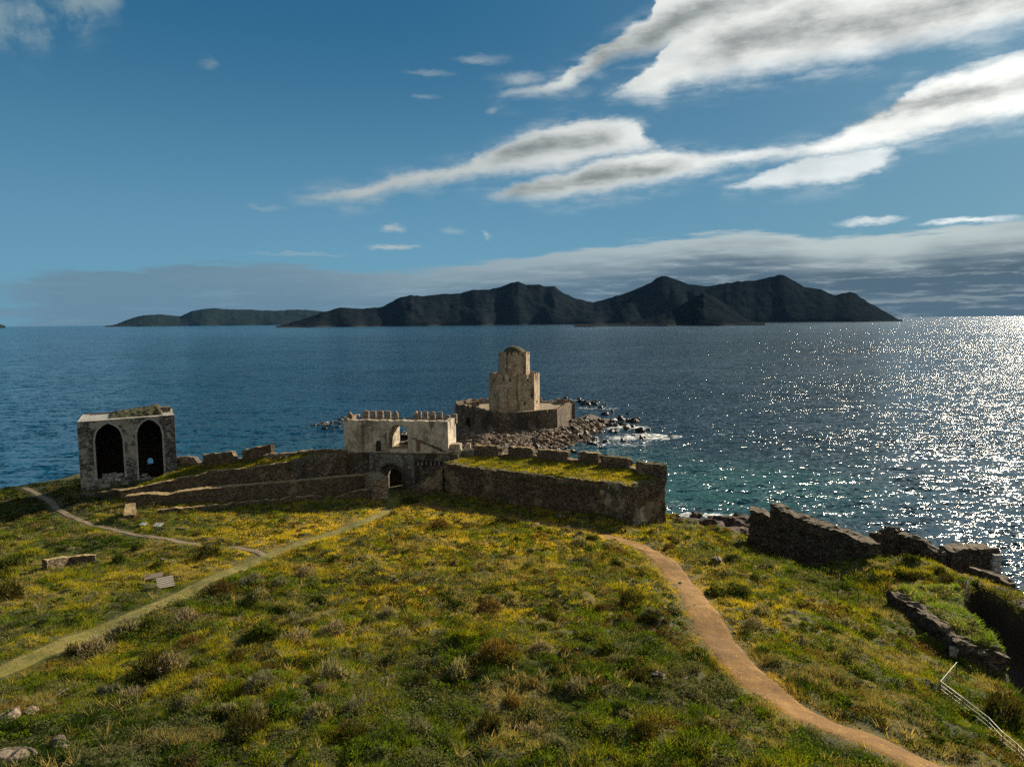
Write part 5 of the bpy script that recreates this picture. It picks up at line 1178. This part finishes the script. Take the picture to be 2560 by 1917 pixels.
def fence(name, pts, ht, label, wires=(.95, .55), rad=.035):
    G = [gat(*p) for p in pts]; r = empty(name, tuple(G[0])); tag(r, label, 'fence')
    for q in G: mb = MB(); mb.tube((q[0], q[1], q[2]-.3), (q[0]+R.uniform(-.05, .05), q[1], q[2]+ht), rad, 6); mb.out('post', M_post, r)
    for h_ in wires:
        mb = MB()
        for a, b_ in zip(G[:-1], G[1:]): mb.tube((a[0], a[1], a[2]+ht*h_), (b_[0], b_[1], b_[2]+ht*h_), .010, 4)
        mb.out('wire', M_post, r)
    setbase(r)
fence('wire_fence', [r5(a, b_) for a, b_ in [(75,418),(115,432),(155,445),(195,475),(245,490),(345,530),(398,548),(480,575),(560,603),(620,612),(680,628),(740,655),(795,675),(850,690),(905,700),(960,712),(1020,735),(1080,765),(1140,795),(1205,788),(1270,798),(1337,808)]], .85, 'line of thin leaning fence posts crossing the green slope right of the dirt path')
fence('rail_fence', [r4(a, b_) for a, b_ in [(1722,742),(1760,760),(1800,785),(1840,800),(1880,820),(1925,838),(1965,858),(2010,870),(2050,885)]], .95, 'short post and rail fence beside the dirt path under the rampart corner', (.98, .5), .04)

# ------------------------------------------------------------------ plants
G = np.random.default_rng(99)
gold = np.array([.62,.42,.060]); ygr = np.array([.39,.315,.030]); grn = np.array([.105,.155,.014]); dgr = np.array([.025,.050,.010]); tan = np.array([.31,.245,.11]); olv = np.array([.100,.108,.052]); brn = np.array([.13,.090,.03])
KEEP = [([(*A0, 0), (*B0, 0), (*(B0+nb*12), 0), (*(A0+nb*12), 0)]), ([(*(GA-ge*1-gn*1.3), 0), (*(GB+ge*2.2-gn*1.3), 0), (*(GB+ge*1+gn*8), 0), (*(GA-ge*1+gn*8), 0)]), TER_R, TLp, CH]
def gold_at(x, y):
    """how golden the sward is at a place: most golden in the middle, greener to the lower left, the far right and on the ledge"""
    g_ = np.exp(-((x+14)/30)**2-((y-84)/26)**2)*1.0 + np.exp(-((x-10)/12)**2-((y-62)/22)**2)*.5
    g_ = g_+np.exp(-((x+33)/18)**2-((y-94)/11)**2)*.9
    return g_
def colour(x, y, ledge=None):
    N = len(x); n1 = fbm(x*.11, y*.11, 0, 4, 71); n2 = fbm(x*.45, y*.45, 0, 3, 72); rr = G.uniform(-.16, .16, N)
    q = np.clip(.24+.50*gold_at(x, y)-.16*sst(52, 34, y)-.10*sst(-25, -50, x)+.75*n1+.30*n2+rr, 0, 1.25)
    c = np.empty((N, 3))
    for k in range(3): c[:, k] = np.interp(q, [0, .22, .45, .75, 1.1], [dgr[k], grn[k], ygr[k]*.62+grn[k]*.38, ygr[k], gold[k]])
    tn = (fbm(x*.2, y*.2, 0, 3, 75)+.30*np.exp(-((x-15)/7)**2-((y-36)/7)**2)*1.6) > .36
    c[tn] = c[tn]*.35+tan*.65
    if ledge is not None: c[ledge] = c[ledge]*.3+np.array([.17,.27,.030])*.75
    slope_shade = (sst(-60, -64, x+fbm(x*.2, y*.2, 0, 2, 5)*3)*sst(88, 96, y))[:, None]; c = c*(1-slope_shade)+dgr*.5*slope_shade  # far-left slope's shadow, put into the plant colours as a darker green
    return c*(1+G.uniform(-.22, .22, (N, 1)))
def points(y0, y1, sp, x0=-100, x1=56):
    gx, gy = np.meshgrid(np.arange(x0, x1, sp), np.arange(y0, y1, sp)); x = gx.ravel()+G.uniform(-.5, .5, gx.size)*sp; y = gy.ravel()+G.uniform(-.5, .5, gx.size)*sp
    z = gz_fast(x, y); u, v = projv(np.stack([x, y, z], -1)); ok = (u > -260) & (u < 2820) & (v < 2080) & (z > .9)
    for Kp in KEEP: ok &= sdist(x, y, Kp) > .1
    x, y, z = x[ok], y[ok], z[ok]
    pd = np.full(len(x), 9.0); pt = pdist(x, y, L_dirt)-1.0; pf_ = pdist(x, y, L_foot)-.62; pk = pdist(x, y, L_track)-.95
    ed = fbm(x*1.4, y*1.4, 0, 2, 91)*.35
    ok = (pt+ed*1.5 > -.22) & (pf_+ed*.5 > -.02) & ((pk+ed > 0) | (G.random(len(x)) < .62))
    short = np.minimum(np.minimum(pt, pf_), pk)
    return x[ok], y[ok], z[ok], short[ok]
VB = []; CB = []
def blades(x, y, z, col, h, r, nb_, wd):
    N = len(x); k = nb_; X_ = np.repeat(x, k); Y_ = np.repeat(y, k); Z_ = np.repeat(z, k); H_ = np.repeat(h, k); Rr = np.repeat(r, k); C_ = np.repeat(col, k, 0)
    a = G.uniform(0, 6.283, N*k); q = np.sqrt(G.random(N*k)); bx_ = X_+np.cos(a)*q*Rr; by_ = Y_+np.sin(a)*q*Rr
    ln = H_*G.uniform(.2, .9, N*k); a2 = a+G.uniform(-.9, .9, N*k); hh_ = H_*G.uniform(.55, 1.15, N*k)*(1-.35*q)
    tx_ = bx_+np.cos(a2)*ln; ty_ = by_+np.sin(a2)*ln; a3 = G.uniform(0, 3.14, N*k); w_ = wd*G.uniform(.6, 1.3, N*k)
    P0 = np.stack([bx_-np.cos(a3)*w_, by_-np.sin(a3)*w_, Z_-.04], 1); P1 = np.stack([bx_+np.cos(a3)*w_, by_+np.sin(a3)*w_, Z_-.04], 1); P2 = np.stack([tx_, ty_, Z_+hh_], 1)
    VB.append(np.stack([P0, P1, P2], 1).reshape(-1, 3)); C_ = C_*(1+G.uniform(-.25, .25, (N*k, 1))); CB.append(np.repeat(C_, 3, 0))
def leaves(x, y, z, col, R_, hh_, k, ls):
    """low leafy cushions"""
    N = len(x); X_ = np.repeat(x, k); Y_ = np.repeat(y, k); Z_ = np.repeat(z, k); RR = np.repeat(R_, k); HH = np.repeat(hh_, k)
    a = G.uniform(0, 6.283, N*k); ph = np.arcsin(G.uniform(0, 1, N*k)); rad = G.uniform(.72, 1.05, N*k)
    c_ = np.stack([X_+RR*rad*np.cos(a)*np.cos(ph), Y_+RR*rad*np.sin(a)*np.cos(ph), Z_+HH*rad*np.sin(ph)], 1)
    d1_ = G.normal(size=(N*k, 3)); d1_ /= np.linalg.norm(d1_, axis=1)[:, None]; d2_ = np.cross(d1_, G.normal(size=(N*k, 3))); d2_ /= np.linalg.norm(d2_, axis=1)[:, None]
    s = (ls*G.uniform(.6, 1.3, N*k))[:, None]
    VB.append(np.stack([c_+d1_*s, c_-d1_*s*.6+d2_*s*.6, c_-d1_*s*.6-d2_*s*.6], 1).reshape(-1, 3))
    C_ = np.repeat(col, k, 0)*(1+G.uniform(-.3, .3, (N*k, 1))); CB.append(np.repeat(C_, 3, 0))
for (y0, y1, sp, nb_, wd) in [(20, 44, .22, 13, .024), (44, 66, .29, 13, .032), (66, 90, .36, 12, .042), (90, 128, .46, 10, .055)]:
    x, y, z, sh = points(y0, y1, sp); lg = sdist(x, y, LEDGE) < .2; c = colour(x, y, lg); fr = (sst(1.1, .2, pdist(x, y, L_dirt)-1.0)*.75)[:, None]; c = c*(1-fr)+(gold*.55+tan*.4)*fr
    h = (.16+.16*np.clip(fbm(x*.3, y*.3, 0, 3, 81)+.5, 0, 1.2))*np.interp(sh, [-1, 0, .5, 1.2], [.18, .35, .75, 1]); h = h*G.uniform(.7, 1.3, len(x))
    h = h*(.45+1.5*np.clip(vn(x*1.05, y*1.05, 0, 83)+.35, 0, 1))
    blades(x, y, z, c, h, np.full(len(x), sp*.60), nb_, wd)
# low cushions, thickest in the scrub between the two tracks
for (y0, y1, sp, k, ls) in [(20, 48, .66, 120, .060), (48, 75, .74, 84, .080), (75, 122, .95, 56, .105)]:
    x, y, z, sh = points(y0, y1, sp); dn = fbm(x*.16, y*.16, 0, 3, 101)
    mid = (pdist(x, y, L_dirt) < 200) & (sh > .9)
    scr = sst(-26, -12, x)*sst(24, 8, x)*.30
    ok = mid & (G.random(len(x)) < np.clip(.50+scr*1.3+dn*.9, .10, .98)); x, y, z = x[ok], y[ok], z[ok]; N = len(x)
    ty_ = fbm(x*.3, y*.3, 0, 2, 103)+G.uniform(-.3, .3, N); c = np.where((ty_ > .10)[:, None], olv, np.where((ty_ < -.36)[:, None], brn*.8, np.where((ty_ < -.02)[:, None], grn*.9, dgr*1.5+olv*.25)))
    rr = (.26+.52*G.random(N)**1.6)*(1+.4*dn[ok]); leaves(x, y, z-.05, c, rr, rr*G.uniform(.65, 1.05, N), k, ls)
x, y, z, sh = points(22, 118, .9); st_ = fbm(x*.22, y*.22, 0, 3, 131)+G.uniform(-.25, .25, len(x)); ok = (st_ > .12) & (sh > .3)
x, y, z = x[ok], y[ok], z[ok]; blades(x, y, z, np.where(G.random((len(x), 1)) < .6, tan*1.15, brn*1.3), G.uniform(.38, .75, len(x)), np.full(len(x), .16), 12, .017*(y/50)[:, ].mean())
# turf on the two terraces
for T_, Kp in ((TR, TER_R), (TLt, TLp)):
    P = np.array(Kp)[:, :2]; x = G.uniform(P[:, 0].min(), P[:, 0].max(), 9000); y = G.uniform(P[:, 1].min(), P[:, 1].max(), 9000); sd = sdist(x, y, Kp); ok = sd < -.25; x, y = x[ok], y[ok]
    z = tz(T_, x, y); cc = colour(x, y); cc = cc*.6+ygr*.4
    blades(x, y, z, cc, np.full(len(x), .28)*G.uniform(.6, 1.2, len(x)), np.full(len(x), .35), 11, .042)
    ok = G.random(len(x)) < .075; N = ok.sum(); rr = G.uniform(.25, .6, N); leaves(x[ok], y[ok], z[ok], np.where(G.random((N, 1)) < .5, olv, grn*.8), rr, rr*.7, 46, .085)
VA = np.concatenate(VB); CA = np.clip(np.concatenate(CB), .004, .6)
print('grass tris', len(VA)//3)
o = nmesh('grass', VA, np.arange(len(VA)).reshape(-1, 3), M_grass, cols=CA); tag(o, 'golden and green grass with low leafy cushions covering the headland', None, None, 'stuff')

# shrubs one can point at
def shrub_mesh(seed, col, tip, nleaf=900, flat=.75, ls=.055, spiky=.0):
    g = np.random.default_rng(seed); a = g.uniform(0, 6.283, nleaf); ph = np.arcsin(g.uniform(-.05, 1, nleaf)); rad = g.uniform(.45, 1.0, nleaf)**.6
    dx_, dy_, dz_ = np.cos(a)*np.cos(ph), np.sin(a)*np.cos(ph), np.sin(ph)
    lob = 1+.55*vn(dx_*1.7+seed, dy_*1.7, dz_*1.7, seed)+.2*vn(dx_*4, dy_*4, dz_*4+seed, seed)
    c = np.stack([dx_, dy_, dz_*flat], 1)*(rad*lob)[:, None]
    if spiky: d1_ = np.stack([dx_, dy_, dz_+.7], 1)+g.normal(size=(nleaf, 3))*.35
    else: d1_ = g.normal(size=(nleaf, 3))
    d1_ /= np.linalg.norm(d1_, axis=1)[:, None]; d2_ = np.cross(d1_, g.normal(size=(nleaf, 3))); d2_ /= np.linalg.norm(d2_, axis=1)[:, None]
    s = (ls*g.uniform(.6, 1.5, nleaf))[:, None]; kk = 2.2 if spiky else 1.0; k2 = .3 if spiky else .65
    V = np.stack([c+d1_*s*kk, c-d1_*s*.6+d2_*s*k2, c-d1_*s*.6-d2_*s*k2], 1).reshape(-1, 3)
    tp = np.clip(rad-.5, 0, .5)[:, None]*2; C_ = (np.array(col)*(1-tp)+np.array(tip)*tp)*(1+g.uniform(-.3, .3, (nleaf, 1)))  # inner leaves darker: the bush's own shade is put into the leaf colour
    # woody stems
    st = MB()
    for k in range(9):
        an = g.uniform(0, 6.28); l = g.uniform(.5, .85); st.tube((0, 0, -.1), (math.cos(an)*l*.8, math.sin(an)*l*.8, l*flat), .022, 4)
    SV = np.array(st.v); tri = []
    for f in st.f:
        for q in range(1, len(f)-1): tri.append((f[0], f[q], f[q+1]))
    V2 = np.concatenate([V, SV]); F2_ = np.concatenate([np.arange(len(V)).reshape(-1, 3), np.array(tri)+len(V)])
    C2 = np.concatenate([np.repeat(C_, 3, 0), np.tile([.07, .055, .045], (len(SV), 1))])
    o = nmesh('shrub', V2, F2_, M_leaf, cols=np.clip(C2, .004, .6)); me = o.data; bpy.data.objects.remove(o); return me
KIND = {'grey': [shrub_mesh(s, (.06,.062,.045), (.22,.215,.165), 900, .75, .085, 1) for s in (1, 2, 3)],
        'lilac': [shrub_mesh(s, (.055,.05,.04), (.26,.225,.195), 900, .85, .085, 1) for s in (4, 5)],
        'brown': [shrub_mesh(s, (.04,.03,.015), (.13,.085,.035), 900, .75, .085, 1) for s in (6, 7)],
        'green': [shrub_mesh(s, (.018,.028,.008), (.075,.095,.022), 800, .75, .10) for s in (8, 9, 10)],
        'dark': [shrub_mesh(s, (.012,.015,.006), (.05,.048,.018), 1100, .85, .08, 1) for s in (11, 12)]}
word = {'grey': 'grey-green', 'lilac': 'pale grey twiggy', 'brown': 'reddish brown', 'green': 'dark green leafy', 'dark': 'nearly black dense'}
taken = []
def shrub(u, v, rpx, kind, label, group=None, hs=1.0, name='shrub'):
    p = gat(u, v+rpx*.35); r = rpx*math.hypot(p[0], p[1], H-p[2])/F; taken.append((p[0], p[1], r))
    return inst(name, R.choice(KIND[kind]), (p[0], p[1], p[2]-.05), (r, r*R.uniform(.85, 1.0), r*hs), (0, 0, R.uniform(0, 6.28)), label, 'shrub', group)
for a in [(521,1384,32,'dark','dark brown rounded bush above the fork of the footpath and grass track'),
 (300,1402,27,'green','dark green bush flecked with pale leaves right of the lone wall remnant'), (22,1411,30,'green','rounded grey-green bush cut by the left edge, level with the lone wall remnant'),
 (24,1484,30,'dark','dark bush cut by the left edge, below the lone wall remnant'), (555,1476,38,'brown','reddish brown bush touching the right side of the grass track'),
 (633,1448,30,'grey','left of two pale grey cushion bushes right of the grass track'), (700,1456,26,'grey','right of two pale grey cushion bushes right of the grass track'),
 (763,1430,22,'lilac','small pale grey bush on the gold slope above the pair of grey cushions'), (311,1570,36,'grey','broad grey bush on the lower edge of the grass track'),
 (375,1560,28,'green','dark green bush joined to the right of the broad grey track-side bush'), (470,1548,32,'lilac','mauve-grey twiggy bush in the left part of the middle scrub'),
 (240,1620,33,'lilac','sunlit pale grey domed bush left of the big dark thicket'), (190,1628,24,'dark','dark bush leaning against the sunlit pale grey domed bush'), (470,1612,33,'brown','dark brown mound of scrub above the black thicket'),
 (375,1672,42,'dark','low black thicket at left centre of the foreground'), (425,1662,36,'lilac','twiggy grey crest of the black thicket'), (490,1670,38,'green','dark green leafy bush right of the black thicket'),
 (658,1590,50,'green','wide dark green bush in the left half of the middle scrub'), (745,1596,34,'lilac','grey twiggy bush beside the wide dark green bush'), (655,1703,38,'grey','large grey domed bush over dark shade in the left foreground'),
 (578,1768,24,'grey','small silvery round bush in the lower left foreground'), (500,1708,24,'grey','silvery low bush below the dark green leafy bush'), (622,1825,50,'dark','large dark bush low in the left foreground'), (640,1795,30,'lilac','pale twiggy bush crowning the large dark bush low in the left foreground'),
 (838,1680,40,'grey','tall grey-green bush near the lower centre left'), (636,1768,22,'grey','faint silvery tuft bush right of the small silvery round bush'), (797,1778,34,'grey','silver-leaved sprawling bush low in the foreground'), (838,1575,32,'lilac','mauve-grey bush uphill of the tall grey-green bush'),
 (1580,1503,34,'dark','solitary dark round bush left of the dirt path'), (1224,1515,34,'brown','tall brown broom-like bush in the upper middle scrub'), (1241,1628,42,'brown','largest brown broom-like bush in the middle of the scrub'),
 (1359,1560,22,'grey','grey bush left of the solitary dark round bush'), (1298,1558,20,'grey','grey bush right of the tall brown broom-like bush'), (1647,1716,20,'dark','small dark bush by the white stone left of the dirt path'),
 (1745,1745,26,'grey','blue-grey bush near the left verge of the dirt path'), (1770,1815,30,'green','deep green bush in the lower right scrub'), (1330,1830,30,'lilac','grey twiggy bush at the lower centre'), (1444,1716,28,'grey','olive grey bush in the lower middle scrub'),
 (1103,1312,26,'brown','shaggy brown-green bush at the top of the scrub near the gate'), (1253,1302,24,'dark','wide dark bush on the shade line below the rampart'), (1285,1304,22,'dark','dark bush ending the row on the shade line below the rampart'),
 (1453,1352,24,'grey','dark olive bush just left of the bend of the dirt path'), (1517,1360,20,'grey','small olive bush in the crook of the dirt path'), (1023,1250,22,'green','sunlit pale leafy bush standing beside the gate path'),
 (2275,1443,18,'dark','roundest black bush on the green spur behind the ledge'), (2279,1394,18,'green','rounded dark bush high on the green spur under the broken sea wall'), (2246,1431,16,'green','dark bush left of the roundest black bush'),
 (2024,1451,19,'green','dark bush on the fence line in the middle of the right slope'), (2078,1431,18,'green','green bush under the near end of the tall dark sea wall'), (2349,1427,16,'dark','dark bush near the seaward rim above the ditch'), (2370,1448,15,'dark','small black bush just below the one near the seaward rim'),
 (1790,1476,26,'green','left half of the blue-green hedge-like clump beside the dirt path'), (1850,1474,28,'green','right half of the blue-green hedge-like clump beside the dirt path'), (1905,1526,24,'grey','silvery low clump in the green slope right of the dirt path'),
 (2110,1558,28,'grey','grey-green low clump left of the ledge wall'), (2008,1575,13,'dark','left of two small black bushes in the green slope'), (2037,1569,11,'dark','right of two small black bushes in the green slope'), (2160,1586,22,'green','wide dark clump at the shadow edge below the ledge wall'),
 (2061,1537,15,'green','small dark bush above the grey-green low clump'), (2181,1584,14,'green','round green bush touching the ledge wall shadow'), (2508,1775,44,'dark','large black bush right of the metal railing'), (2541,1813,30,'green','dark green bush at the right edge below the large black bush'),
 (1835,1392,16,'green','low dark bush on the crest above the shore rocks'), (1762,1370,14,'green','small dark bush below the shore rocks near the thin fence'), (2335,1850,22,'green','green bush between the dirt path and the metal railing')]:
    shrub(*a)
n = 0; t_ = 0
while n < 235 and t_ < 6000:
    t_ += 1; x = R.uniform(-60, 40); y = R.uniform(29, 95)
    z = float(gz_fast(x, y)); u, v = projv(np.array([x, y, z]))
    if not (-60 < u < 2620 and v < 1960) or z < 2: continue
    c_ = x > -34*(1-(95-y)/140) and x < 14
    if R.random() > (.95 if (-22 < x < 12 and y < 78) else .28): continue
    if min(float(pdist(np.array([x]), np.array([y]), L)[0]) for L in (L_dirt, L_track, L_foot)) < 1.9: continue
    r = R.uniform(.34, .78)*(1.1 if y < 55 else .95)
    if any((x-a)**2+(y-b_)**2 < (r+c2)**2*.6 for a, b_, c2 in taken): continue
    if any(float(sdist(np.array([x]), np.array([y]), Kp)[0]) < 1 for Kp in KEEP): continue
    dt = float(pdist(np.array([x]), np.array([y]), L_track)[0]); xt = np.interp(y, L_track[::-1, 1], L_track[::-1, 0]); xd = np.interp(y, L_dirt[::-1, 1], L_dirt[::-1, 0])
    zone = 'left of the grass track' if x < xt else ('right of the dirt path' if x > xd else 'between the two tracks')
    kd = R.choices(['grey', 'lilac', 'brown', 'green', 'dark'], [32, 8, 8, 30, 22])[0]
    taken.append((x, y, r)); dist_w = 'in the near foreground' if y < 50 else ('in the middle distance' if y < 72 else 'towards the walls')
    big_ = 'big' if r > .68 else ('middling' if r > .5 else 'small'); side_ = '' if not zone.startswith('between') else ('left half, ' if u < 900 else ('centre, ' if u < 1350 else 'right half, '))
    inst('shrub', R.choice(KIND[kd]), (x, y, z-.05), (r, r*R.uniform(.8, 1), r*R.uniform(.75, 1.1)), (0, 0, R.uniform(0, 6.28)),
         f'{big_} {word[kd]} shrub {dist_w}, {side_}{zone}', 'shrub', f'{big_} {word[kd]} shrubs {dist_w} {side_}{zone}'); n += 1

# ------------------------------------------------------------------ sea air
hz = bpy.data.materials.new('sea_haze'); hz.use_nodes = True; t = NT(hz.node_tree); t.n.clear()
pv = t.new('ShaderNodeVolumePrincipled'); pv.inputs['Color'].default_value = (.10, .26, .50, 1); pv.inputs['Density'].default_value = 0.8e-5; pv.inputs['Anisotropy'].default_value = 0.0
ov = t.new('ShaderNodeOutputMaterial'); t.l.new(pv.outputs[0], ov.inputs['Volume'])
mb = MB(); mb.box((0, 9000, 252), (30000, 0, 0), (0, 11000, 0), (0, 0, 256));
o = mb.out('haze', hz, None, loc=(0, 9000, 0)); tag(o, kind='stuff')
